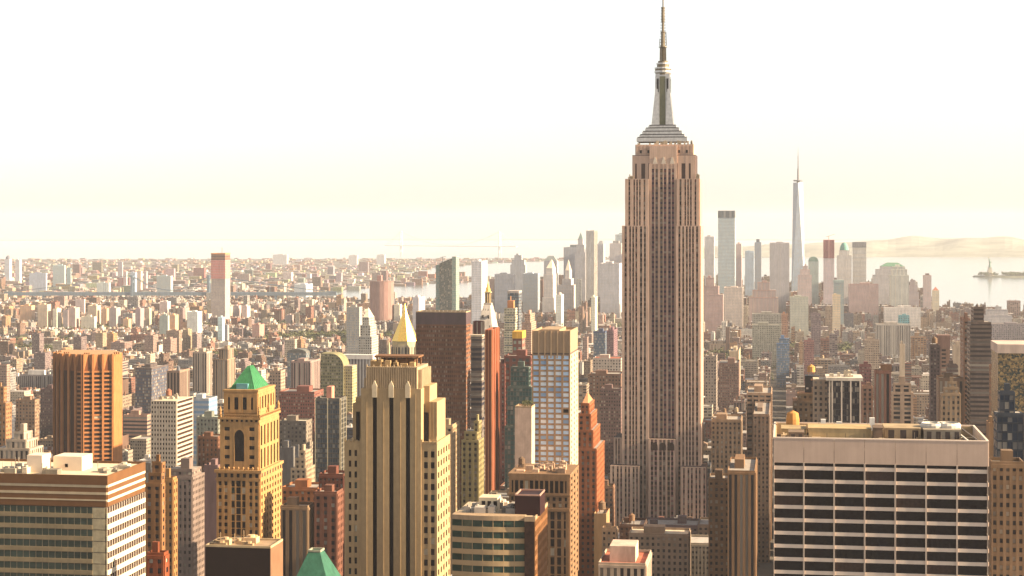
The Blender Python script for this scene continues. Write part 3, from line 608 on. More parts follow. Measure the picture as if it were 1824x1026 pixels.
T('tallest cream and brown tower of the beige striped group', 379,405,419, 632,682, 2200, (0.34,0.25,0.17), S_VERT, tiers=[(379,405,640,0),(388,404,622,4)])
T('red orange low block with band roof right of the bronze tower', 220,262,270, 741,765, 1800, (0.4,0.26,0.2), S_BAND)
T('blue and white banded glass block left of the green topped tower', 338,372,387, 712,768, 1600, (0.42,0.5,0.56), (60,4.5,1,.55,(0.16,0.26,0.38)), short='the blue and white banded block')
T('brown brick block with orange windows left of the green topped tower', 352,388,0, 780,830, 1350, (0.20,0.10,0.06), S_GRID)
T('grey green low block with pale roof left of the green topped tower', 350,388,0, 745,775, 1500, (0.24,0.26,0.22), S_GRID, roof=(0.4,0.45,0.4))
T('mauve striped cube with sunlit right side right of the green pyramid', 518,553,570, 645,690, 2200, (0.33,0.245,0.225), S_VERT, short='the mauve striped cube')
T('cream block with antenna before the mauve striped cube', 480,500,508, 662,710, 1950, (0.40,0.31,0.24), S_GRID)
T('dark round topped block with dark glass left of the curved olive tower', 512,545,0, 628,660, 2500, (0.16,0.15,0.14), S_GLASS, extra=[('barrel',622,(0.12,0.12,0.11))])
T('grey colonnaded block with white cornice left of the gold pyramid', 608,664,668, 634,668, 2300, (0.32,0.30,0.28), (4.2,300,.5,1,(0.09,0.08,0.08)), extra=[('band',640,WHITE)], short='the grey colonnaded block')
T('pale tower with pointed sunlit top left of the gold pyramid', 639,660,672, 600,640, 2500, (0.36,0.335,0.29), S_GRID, tiers=[(639,662,600,0),(641,659,580,2),(644,656,566,4)], extra=[('pyramid',548,(0.5,0.44,0.34))], short='the pale pointed tower')
T('tall grey stone slab behind the pale pointed tower', 617,640,0, 548,640, 2900, (0.34,0.31,0.27), S_PALE, short='the tall grey stone slab')
def olive():
    f = F(571, 612, 1900); o = f.thing('apartment_tower', 'dark olive glass tower with quarter round top and honey coloured sunlit side', depth=26, ytop=628, ybot=712, xs=626, short='the olive rounded tower')
    w = f.w; zt = f.z(630); z2 = f.z(655); n = 8; r = w*.55
    prof = [(0,-3),(w,-3),(w,z2)]+[(w-r+r*math.cos(a*math.pi/2/n), z2+(zt-z2)*math.sin(a*math.pi/2/n)) for a in range(1,n+1)]+[(0,zt)]
    m = MB(); m.face([(x,0,z) for x,z in prof], (0.20,0.18,0.10), (2.4,3.3,.7,.6,(0.06,0.065,0.045)), [(x,z-zt) for x,z in prof]); m.face([(x,26,z) for x,z in prof][::-1], (0.2,0.18,0.1))
    for (a,b) in zip(prof[1:], prof[2:]+prof[:1]): m.face([(a[0],0,a[1]),(a[0],26,a[1]),(b[0],26,b[1]),(b[0],0,b[1])], (0.22,0.19,0.1), S_NONE)
    m.build('wall', None, o)
    m = MB(); m.box(w*.55, w+9, 2, 22, -3, f.z(652), (0.42,0.33,0.17), (2.4,3.0,.62,.55,(0.12,0.1,0.06)), roof=ROOF); m.build('side_wing', None, o)
olive()
T('blue grey glass tower with cream ribs and red stack, right of the green topped tower', 561,606,616, 712,832, 1250, (0.13,0.13,0.12), (1.9,3.4,.85,.7,(0.07,0.09,0.11)), extra=[('fins',8,(0.38,0.32,0.22)),('box',690,(0.45,0.2,0.14),(.4,.6))], short='the ribbed blue grey tower')
T('red brick low block between the green topped tower and the ribbed tower', 497,560,0, 700,728, 1700, (0.24,0.10,0.08), S_FINE, short='the red brick low block')
T('grey brown arcaded block right of the green topped tower', 497,545,556, 752,788, 1550, (0.22,0.19,0.155), S_GRID, roof=(0.42,0.38,0.3))
T('slate grey slab beside the grey brown arcaded block', 497,520,533, 800,842, 1350, (0.19,0.185,0.18), S_NONE)
T('cream stepped small block with terraces left of the ribbed tower', 518,545,560, 822,865, 1200, (0.38,0.31,0.22), S_GRID, tiers=[(518,545,835,0),(524,542,818,2),(530,540,805,4)])
# gold pyramid tower
def gold_pyramid():
    f = F(668, 738, 1750); w = f.w; L = 34
    o = f.thing('office_tower', 'stone tower top with gilded eight sided pyramid, behind the central stone tower', depth=L, ytop=545, ybot=660, xs=752, short='the gold pyramid')
    m = MB(); m.box(0, w, 0, L, -3, f.z(655), TAN, S_VERT, roof=ROOF); a, b = f.lx(676), f.lx(734); m.box(a, b, 3, L-3, f.z(655)-1, f.z(634), CREAM, S_VERT, roof=ROOF); m.build('wall', None, o)
    cx, cy = f.lx(715), L/2; r = (b-a)*.40
    m = MB(); m.lathe(cx, cy, [(r*1.02, f.z(634)),(r*1.02, f.z(616))], 8, (0.40,0.33,0.22), math.pi/8, (3.5,20,.5,.8,DARK)); m.lathe(cx, cy, [(r*.98, f.z(617)),(r*.98, f.z(609)-.2)], 8, (0.45,0.36,0.2), math.pi/8); m.build('drum', None, o)
    g = mat('gilding', (0.78,0.50,0.12), 0.33, 0.65, var=0.15, scale=0.6); m = MB(); m.lathe(cx, cy, [(r*1.02, f.z(609)),(r*.26, f.z(565)),(r*.17, f.z(558)),(.1, f.z(542))], 8, CREAM, math.pi/8); m.build('pyramid_roof', g, o)
    for k in range(4):
        q = MB(); X, Y = cx+(r*1.05)*(1 if k in (1,2) else -1), cy+(r*.95)*(1 if k > 1 else -1); q.lathe(X, Y, [(1.6, f.z(634)),(1.4, f.z(618)),(.1, f.z(606))], 6, (0.5,0.4,0.24)); q.build('pinnacle', None, o)
gold_pyramid()
# dark brown slab
def brown_slab():
    f = F(741, 830, 1500); L = f.side(838); w = f.w; zt = f.z(557)
    o = f.thing('office_tower', 'big dark brown slab with plain dark top band, right of the gold pyramid', depth=L, ytop=557, ybot=760, xs=838, short='the dark brown slab')
    m = MB(); m.box(0, w, 0, L, -3, zt-10, (0.17,0.073,0.036), (1.55,3.75,.72,.5,(0.05,0.022,0.015)), roof=False, st2=(2.6,3.75,.62,.5,DARK)); m.build('wall', None, o)
    m = MB(); m.box(-.15, w+.15, -.15, L+.15, zt-10, zt, (0.075,0.05,0.055), S_NONE, roof=(0.1,0.07,0.06)); m.build('mechanical_band', None, o)
    m = MB(); 
    for k in range(12): m.box(w*(k+.3)/12, w*(k+.3)/12+.5, 3, 4, zt, zt+1.5, (0.4,0.35,0.28))
    parapet(m, 0, w, 0, L, zt, .9, .4, (0.35,0.25,0.15)); m.build('roof_rail', None, o)
    m = MB(); pl = front(0)
    for k in range(25): pl.box(m, w*k/24-.16 if k else 0, w*k/24+.16, 0, .32, 0, zt-10, c=(0.17,0.075,0.045))
    m.build('mullion_ribs', None, o)
brown_slab()
# slab group behind, with the clock tower
T('cream framed dark banded slab between the brown slab and the thin orange slab', 839,858,862, 600,760, 1330, (0.17,0.145,0.13), (60,3.7,1,.6,(0.035,0.035,0.05)), extra=[('band',604,CREAM)], short='the dark banded slab')
T('plum brown box topped slab behind the dark banded slab', 842,858,862, 575,602, 1390, (0.17,0.07,0.065), S_NONE, extra=[('fins',14,(0.45,0.35,0.25))])
T('very slim rust orange slab with brilliant sunlit side', 864,876,889, 590,850, 1290, (0.27,0.085,0.045), S_NONE, extra=[('fins',10,(0.36,0.15,0.07))], short='the slim rust orange slab')
def clock_tower():
    f = F(849, 878, 1950); w = f.w; L = f.side(889); o = f.thing('clock_tower', 'stone campanile with steep pyramid roof and gold lantern, behind the slim rust orange slab', cat='tower', depth=L, ytop=499, ybot=600, xs=889, short='the gold capped clock tower')
    z1 = f.z(590); c = (0.42,0.36,0.30); m = MB(); m.box(0, w, 0, L, -3, z1, c, S_GRID, roof=c); m.box(-.6, w+.6, -.6, L+.6, z1-1, z1+.6, c, bottom=True); m.build('wall', None, o)
    cx, cy = w/2, L/2; m = MB(); k = .22; m.frustum(m.rect(.4,w-.4,.4,L-.4,z1), m.rect(cx-w*k,cx+w*k,cy-L*k,cy+L*k,f.z(545)), (0.44,0.38,0.32), (5,9,.22,.25,DARK)); m.build('steep_roof', None, o)
    for i in (-1,1):
        q = MB(); q.box(cx+i*3-.7, cx+i*3+.7, L*.12, L*.3, f.z(567), f.z(562), DARK); q.build('dormer', None, o)
    m = MB(); m.box(cx-w*.24,cx+w*.24,cy-w*.24,cy+w*.24,f.z(545),f.z(541),c,bottom=True)
    for i in range(8): a = math.pi*i/4; m.bar((cx+w*.17*math.cos(a),cy+w*.17*math.sin(a),f.z(541)), (cx+w*.17*math.cos(a),cy+w*.17*math.sin(a),f.z(523)), .5, (0.4,0.3,0.16), 5)
    m.lathe(cx, cy, [(w*.11,f.z(541)),(w*.11,f.z(523))], 8, (0.12,0.08,0.05)); m.box(cx-w*.2,cx+w*.2,cy-w*.2,cy+w*.2,f.z(523),f.z(521),(0.5,0.38,0.2),bottom=True); m.build('lantern', None, o)
    m = MB(); m.lathe(cx, cy, [(w*.17,f.z(521)),(w*.15,f.z(516)),(w*.07,f.z(511)),(w*.05,f.z(506)),(.25,f.z(503)),(.1,f.z(495))], 10); m.build('gold_cap', MATS['gilding'], o)
clock_tower()
T('near black glass slab behind the beige stacked tower', 904,924,929, 520,610, 2350, (0.06,0.04,0.045), S_GLASS, extra=[('band',522,(0.4,0.34,0.3))], short='the near black slab')
def stacked():
    f = F(898, 918, 2200); w = f.w; L = 16; o = f.thing('apartment_tower', 'slim beige tower of stacked glazed boxes before the near black slab', depth=L, ytop=549, ybot=640, xs=922, short='the slim stacked tower')
    m = MB(); m.box(1, w-1, 1, L-1, -3, f.z(549), (0.2,0.18,0.14), S_GLASS, roof=ROOF); m.build('core', None, o)
    y = 549
    for k in range(7):
        q = MB(); q.box(-.3*(k%2), w+.3*(k%2), -.3, L, f.z(y+11), f.z(y), (0.42,0.37,0.27), (3.4,3.7,.7,.5,(0.14,0.15,0.11)), roof=CREAM, bottom=True); q.build('glazed_box', None, o); y += 13.5
    q = MB(); q.box(w*.25,w*.8,3,L-3,f.z(549),f.z(536),(0.42,0.17,0.07)); q.bar((w*.5,8,f.z(549)),(w*.5,8,f.z(528)),.8,(0.4,0.2,0.1)); q.build('construction_hoist', None, o)
stacked()
T('orange cream slab pair right of the near black slab', 932,945,954, 562,615, 2600, (0.40,0.24,0.17), S_FINE, tiers=[(930,946,575,0),(934,944,560,3)])
T('yellow capped brown block left of the white grid tower', 913,930,936, 593,640, 1700, (0.22,0.10,0.08), (6,6,.55,.5,(0.15,0.2,0.16)), extra=[('band',603,(0.62,0.33,0.05)),], short='the yellow capped block')
T('brown chequered block below the yellow capped block', 898,945,0, 636,720, 1500, (0.20,0.085,0.07), (5,5,.55,.55,(0.09,0.10,0.09)), L=24)
T('teal green glass block left of the white grid tower', 903,946,0, 655,860, 1300, (0.10,0.15,0.14), (2.2,3.4,.85,.75,(0.05,0.115,0.11)), tiers=[(899,946,760,0),(903,946,690,2),(908,940,655,4)], short='the teal glass block')
T('red brick tall flank between the slim rust slab and the teal glass block', 886,899,903, 650,800, 1500, (0.22,0.09,0.075), S_GRID, L=18)
T('yellow green ornate twin block with dark cleft left of the slim rust slab', 822,852,861, 762,880, 1120, (0.30,0.26,0.13), S_GRID, tiers=[(822,852,785,0),(826,848,770,2),(842,850,752,4)], short='the ornate twin block')
T('tan narrow block at the shoulder of the central stone tower', 785,806,817, 760,860, 1050, (0.42,0.32,0.20), S_GRID, L=22)
# white grid tower and its side slab
def white_grid():
    f = F(948, 1015, 1050); w = f.w; L = f.side(1029); zt = f.z(594)
    o = f.thing('office_tower', 'slender white grid tower with blue windows and plain tan crown', depth=L, ytop=594, ybot=842, xs=1029, short='the white grid tower')
    zc = f.z(629); core = mat('grid_wall_shaded', (0.27,0.175,0.105), .8, streak=.5, scale=.3); wm_ = mat('tan_concrete', (0.32,0.22,0.135), .85, streak=.6, scale=.4)  # front wall colour darkened as if in shade
    m = MB(); m.box(.3, w-.3, .3, L-.3, -3, zt-3); m.build('core', mat('shade_wall', (0.12,0.09,0.075), .9), o)
    m = MB(); m.box(0, w, 0, L, zc, zt)
    for k in range(7): m.box(w*k/6-.35 if k else -.1, w*k/6+.35, -.5, 0, zc-3, zt+1.5)
    m.build('crown', wm_, o)
    m = MB(); sky_gl = [mat('glass_sky_tint', (0.50,0.66,0.84), .3, 0, var=.2, scale=.5), mat('glass_sky_tint_pale', (0.70,0.76,0.80), .3, 0, var=.15, scale=.5), mat('glass_sky_tint_deep', (0.26,0.38,0.55), .2, 0), MATS['glass_dark']]  # sky reflection painted into the window glass colours
    bud = Budget(o, 100, 4, p=(.55,.3,.13,.02), glass=sky_gl); grid(m, bud, front(0), w, f.z(842), zc-1, 5, 22, .26, .34, .5, edge=.7)
    m.build('wall', core, o); m = MB(); pl = right(w)
    grid(m, None, pl, L, f.z(842), zc-1, 3, 22, .7, .5, .3)
    m.box(0, w, 0, L, -3, f.z(842)); m.build('side_wall', mat('grid_wall_sunlit', (0.46,0.35,0.24), .8, streak=.5, scale=.3), o); bud.done()  # same wall again in a paler colour, as if sunlit
    m = MB(); parapet(m, 0, w, 0, L, zt, 1.5, .5); m.box(w*.2, w*.7, 4, L-4, zt-1, zt+2); m.build('parapet', wm_, o)
white_grid()
def side_slab():
    f = F(917, 948, 1035); w = f.w; o = f.thing('building', 'blank pinkish white slab with a roof garden, left of the white grid tower', depth=14, ytop=727, ybot=842, short='the blank slab with roof garden')
    m = MB(); m.box(0, w-.4, 0, 14, -3, f.z(727)); m.build('wall', mat('render_pink', (0.46,0.32,0.24), .85, var=.2, streak=.4, scale=.25), o)
    m = MB(); parapet(m, 0, w-.4, 0, 14, f.z(727), 1, .4); m.build('parapet', MATS['tan_concrete'], o)
    r = random.Random(3); m = MB()
    for k in range(420):
        x, y, z = w*(.35+.6*r.random()), 2+9*r.random(), f.z(727)+3.4*r.random()**.8; a = r.random()*6.28; s = .5
        m.face([(x+s*math.cos(a),y+s*math.sin(a),z),(x,y,z+s*(r.random()*2-.6)),(x-s*math.sin(a),y+s*math.cos(a),z+.3)])
    q = m.build('roof_garden_shrubs', mat('foliage', (0.075,0.078,0.03), .8, var=.5, scale=.8), o); q['kind'] = 'stuff'
side_slab()
# stepped orange tower right of the white grid tower
T('stepped art deco tower in orange brick right of the white grid tower', 1029,1055,1069, 735,905, 1130, (0.34,0.125,0.055), S_GRID, tiers=[(1024,1062,800,0),(1026,1055,768,3),(1028,1050,740,6),(1032,1046,722,9)], extra=[('pyramid',702,(0.45,0.2,0.1))], short='the stepped orange brick tower')
T('small green roofed block at the foot of the art deco skyscraper', 1062,1092,0, 868,925, 1290, (0.25,0.15,0.10), S_GRID, roof=(0.10,0.13,0.05))

# ================================================================ ART DECO SKYSCRAPER
def strips(pl, W, z0, z1, xs, wall, strip_parent, proud=.8, style=None, cap=0.0, wc=(0.20,0.12,0.10), rnd=None, arch=False):
    """Stone piers between recessed window strips; every strip is a mesh of its own."""
    style = style or (30, 3.7, 1.0, .62, (0.018,0.010,0.012)); xs = sorted(xs); u = 0
    for a, b in xs:
        pl.box(wall, u, a, -.2, proud, z0, z1); u = b
        pl.box(wall, a-.01, b+.01, -.2, proud-.05, z1-max(cap, .6), z1-.01)
        m = MB(); H = z1-z0; c = tuple(k*(.8+.4*(rnd or random).random()) for k in wc)
        m.face([pl(a,.06,z0), pl(b,.06,z0), pl(b,.06,z1-.6), pl(a,.06,z1-.6)], c, (b-a, style[1], style[2], style[3], style[4]), [(0,-H-2),(b-a,-H-2),(b-a,-2.6),(0,-2.6)])
        m.build('window_strip', None, strip_parent)
    pl.box(wall, u, W, -.2, proud, z0, z1)
def deco():
    D = 1340; f = F(1108, 1247, D); W = f.w; rnd = random.Random(11)
    o = f.thing('skyscraper', 'colossal pale limestone art deco skyscraper with setbacks and a needle mast', depth=52, ytop=0, ybot=945, xs=1258, short='the art deco skyscraper', margin=14)
    st = mat('limestone', (0.49,0.335,0.25), .85, var=.14, scale=.12, streak=.5); X = f.lx; Z = f.z
    core = MB(); wall = MB()
    # main shaft: two wings and a recessed middle
    za, zb_, zm = Z(402), Z(318), Z(783)
    def wing(x0, x1, y0, z0, z1, cols, side=None, depth=40, proud=.8):
        core.box(x0+.1, x1-.1, y0+.1, y0+depth, z0, z1-.2)
        strips(front(x0, y0), x1-x0, z0, z1, [(a-x0, b-x0) for a, b in cols], wall, o, proud, rnd=rnd)
    def cols(pxs): return [(X(a), X(b)) for a, b in pxs]
    xL, xl2, xr2, xR = X(1108), X(1156), X(1204), X(1247)
    lw = [(1112.5,1116.5),(1121,1124),(1126.5,1129.5),(1132,1135),(1140,1144),(1147,1150.5)]; rw = [(1208.5,1212),(1215.5,1218.5),(1222,1225),(1227.5,1230.5),(1233,1236),(1240,1243.5)]
    wing(xL, xl2, 0, -3, za, cols(lw)); wing(xr2, xR, 0, -3, za, cols(rw))
    lw2 = [(1119,1122),(1128,1130.6),(1133,1135.6),(1138,1140.6),(1146,1149)]; rw2 = [(1210,1213.5),(1219,1221.6),(1224,1226.6),(1229,1231.6),(1237,1240)]
    wing(X(1113), X(1155), 3, za-1, zb_, cols(lw2)); wing(X(1205), X(1245), 3, za-1, zb_, cols(rw2))
    # recessed middle with three pairs of strips
    mid = cols([(1160,1164.5),(1166.5,1171),(1175,1179.5),(1181.5,1186),(1189.5,1194),(1196,1200)])
    core.box(X(1154), X(1206), 6.2, 38, -3, Z(290)); strips(front(X(1155), 6), X(1205)-X(1155), Z(790), Z(291), [(a-X(1155), b-X(1155)) for a, b in mid], wall, o, .8, rnd=rnd, style=(30,3.7,1,.45,(0.04,0.03,0.05)))
    # upper block under the observation deck
    x0, x1 = X(1125), X(1238); core.box(x0, x1, 6.9, 37, zb_-2, Z(275)); pl = front(x0, 7)
    xs = cols([(1130,1133),(1141,1148),(1213,1220),(1226,1229.5)]); strips(pl, x1-x0, zb_, Z(276), [(a-x0, b-x0) for a, b in xs], wall, o, .5, rnd=rnd, cap=6)
    q = MB(); x0, x1 = X(1130), X(1234.5); q.box(x0, x1, 8, 36, Z(276)-.5, Z(256))
    for k in range(15): a = x0+(x1-x0)*(k+.2)/15; q.box(a, a+(x1-x0)/15*.55, 7.6, 8, Z(272), Z(258))
    x2, x3 = X(1156), X(1205); q.box(x2, x3, 5.6, 8, Z(300), Z(259))
    q.build('upper_block', st, o)
    b = Budget(o, 20, 5, p=(.9,.05,.05,0))
    for k in range(7): a = x0+(x1-x0)*(k+.6)/7.6; b.add(front(0, 7.55), a, a+1.5, Z(271.5), Z(266))
    # pale fans above the middle strips
    for k in range(3):
        q = MB(); cx = X(1166+k*15.3); q.frustum([(cx-1.9,5.3,Z(292)),(cx+1.9,5.3,Z(292)),(cx+1.9,5.7,Z(292)),(cx-1.9,5.7,Z(292))], [(cx-.5,5.3,Z(279)),(cx+.5,5.3,Z(279)),(cx+.5,5.7,Z(279)),(cx-.5,5.7,Z(279))]); q.build('carved_fan', mat('pale_stone', (0.55,0.46,0.36), .7), o)
    # sides
    for (xx, y0, L, z0, z1, n) in ((xR, 0, 40, -3, za, 8), (X(1245), 3, 34, za-1, zb_, 7)):
        pl = right(xx, y0); strips(pl, L, z0, z1, [(L*(k+.38)/n, L*(k+.62)/n) for k in range(n)], wall, o, .7, rnd=rnd)
    # lower side wing on the right and left of the shaft, and the base blocks
    
    def block(pa, pb, y0, py, pxs, depth=20):
        a, b2 = X(pa), X(pb); core.box(a+.1, b2-.1, y0+.1, y0+depth, -3, Z(py, y=y0)-.3); strips(front(a, y0), b2-a, -3, Z(py, y=y0), [(X(u)-a, X(v)-a) for u, v in pxs], wall, o, .8, rnd=rnd)
    block(1093, 1108.5, 2, 782, [(1096,1098.5),(1101,1103.5)], 30)
    block(1089, 1141, -9, 832, [(1093,1096),(1101,1104),(1107,1110),(1115,1118),(1121,1124),(1129,1132),(1135,1138)], 30)
    block(1062, 1089, -6, 868, [(1065,1068),(1071,1074),(1077,1080),(1083,1086)], 34)
    block(1156, 1204, -4, 783, [(1160,1164.5),(1166.5,1171),(1175,1179.5),(1181.5,1186),(1189.5,1194),(1196,1200)], 11)
    block(1214, 1258, -9, 832, [(1218,1221),(1226,1229),(1232,1235),(1240,1243),(1246,1249),(1254,1257)], 30)
    for k in range(3):
        q = MB(); cx = X(1165.5+k*14.9, -4.9); n = 8; z = Z(783, y=-4)-1.2; r = 2.4
        q.face([(cx+r*math.cos(math.pi*i/n), -4.86, z-r+r*math.sin(math.pi*i/n)-1.4) for i in range(n+1)]+[(cx-r,-4.86,z-7.2),(cx+r,-4.86,z-7.2)]); q.build('arched_window', GL[1], o)
    core.build('core', mat('core_brown', (0.07,0.045,0.04), .9), o); wall.build('wall', st, o)
    # crown tiers, mooring mast and antenna
    metal = mat('bright_metal', (0.50,0.48,0.46), .35, .55, var=.2, scale=.5); dm = mat('dull_metal', (0.16,0.13,0.09), .5, .4, var=.3, scale=.5)
    cy = 22; cx = X(1181, cy)
    for i, (hw, y0, y1) in enumerate(((19,252,246),(17,245,241),(15,240,235),(12.8,234,229),(10.5,228,224))):
        q = MB(); k = hw*.7; q.box(cx-hw, cx+hw, cy-k, cy+k, Z(y0+1,y=cy), Z(y1,y=cy)); q.build('crown_tier', metal, o)
        q = MB(); q.box(cx-hw+.6, cx+hw-.6, cy-k+.6, cy+k-.6, Z(y1,y=cy)-.2, Z(y1-1.6,y=cy)); q.build('tier_glazing', GL[0], o)
    zz = lambda p: Z(p, y=cy)
    q = MB(); q.box(cx-5.4, cx+5.4, cy-5.4, cy+5.4, zz(224), zz(131)); q.build('mast_shaft', metal, o)
    for (sx, sy) in ((-1,-1),(1,-1),(1,1),(-1,1)):
        q = MB(); px_, py_ = cx+sx*4.6, cy+sy*4.6
        q.frustum(q.rect(px_-2.2-1.6*(sx<0), px_+2.2+1.6*(sx>0), py_-2, py_+2, zz(225)), q.rect(px_-1.1, px_+1.1, py_-1.3, py_+1.3, zz(165))); q.frustum(q.rect(px_-1.1,px_+1.1,py_-1.3,py_+1.3,zz(166)), q.rect(px_-.9,px_+.9,py_-.9,py_+.9,zz(136))); q.build('mast_buttress', metal, o)
    for pl in (front(cx-5.4, cy-5.45), right(cx+5.45, cy-5.4)):
        q = MB(); pl.box(q, 3.2, 7.6, 0, .25, zz(222), zz(136)); q.build('glass_strip', mat('strip_glass', (0.13,0.13,0.08), .2), o)
        for a in (1.0, 8.4):
            q = MB(); pl.box(q, a, a+1.5, 0, .35, zz(164), zz(140)); q.build('dark_slot', GL[0], o)
    for r, p0, p1, mt in ((5.8,133,129,dm),(6.5,129,125.5,metal),(6.1,125.5,122,dm),(6.4,122,119.5,metal),(4.6,119.5,114,dm),(5.0,114,111.5,metal),(3.8,111.5,108,dm)):
        q = MB(); q.lathe(cx, cy, [(r, zz(p0)), (r, zz(p1))], 16); q.build('dome_ring', mt, o)
    q = MB(); r = 2.1
    for sx, sy in ((-1,-1),(1,-1),(1,1),(-1,1)): q.bar((cx+sx*r,cy+sy*r,zz(108)), (cx+sx*r*.9,cy+sy*r*.9,zz(83)), .45, n=4)
    for i in range(8):
        a, b2 = 108-25*i/8, 108-25*(i+1)/8
        for s in (-1,1): q.bar((cx-s*r,cy-r,zz(a)), (cx+s*r,cy-r,zz(b2)), .25, n=3); q.bar((cx-s*r,cy+r,zz(a)), (cx+s*r,cy+r,zz(b2)), .25, n=3); q.bar((cx+r,cy-s*r,zz(a)), (cx+r,cy+s*r,zz(b2)), .25, n=3)
    q.lathe(cx, cy, [(1.3,zz(108)),(1.2,zz(83))], 8); q.build('lattice_mast', dm, o)
    q = MB(); q.lathe(cx, cy, [(3.2,zz(83.5)),(3.2,zz(82))], 12); q.lathe(cx, cy, [(1.7,zz(82)),(1.5,zz(58)),(1.9,zz(57)),(1.9,zz(55.5)),(.95,zz(55)),(.9,zz(38)),(1.3,zz(37.5)),(1.2,zz(14)),(1.6,zz(13.5)),(1.6,zz(12)),(.5,zz(11)),(.45,zz(-22)),(.08,zz(-40))], 8)
    for i in range(13): z = zz(80-5.2*i); q.bar((cx-2.6+.09*i,cy,z), (cx+2.6-.09*i,cy,z), .3, n=4)
    q.bar((cx+2.6,cy,zz(80)), (cx+2.2,cy,zz(56)), .35, n=4); q.bar((cx-2.6,cy,zz(80)), (cx-2.4,cy,zz(68)), .3, n=4); q.build('antenna', dm, o)
    q = MB(); rr = random.Random(2)
    for k in range(26):
        a = X(1130)+(X(1234)-X(1130))*rr.random(); q.box(a, a+1.2, 8.5, 10, Z(256), Z(256)+1+2*rr.random())
    for k in range(10):
        for (a, b2, yy, p) in ((X(1114),X(1126),4.5,318),(X(1238),X(1244),4.5,318)): u = a+(b2-a)*rr.random(); q.box(u, u+.8, yy, yy+1, Z(p), Z(p)+1+3*rr.random())
    q.build('terrace_clutter', mat('clutter', (0.45,0.36,0.25), .7, .1), o)
deco()
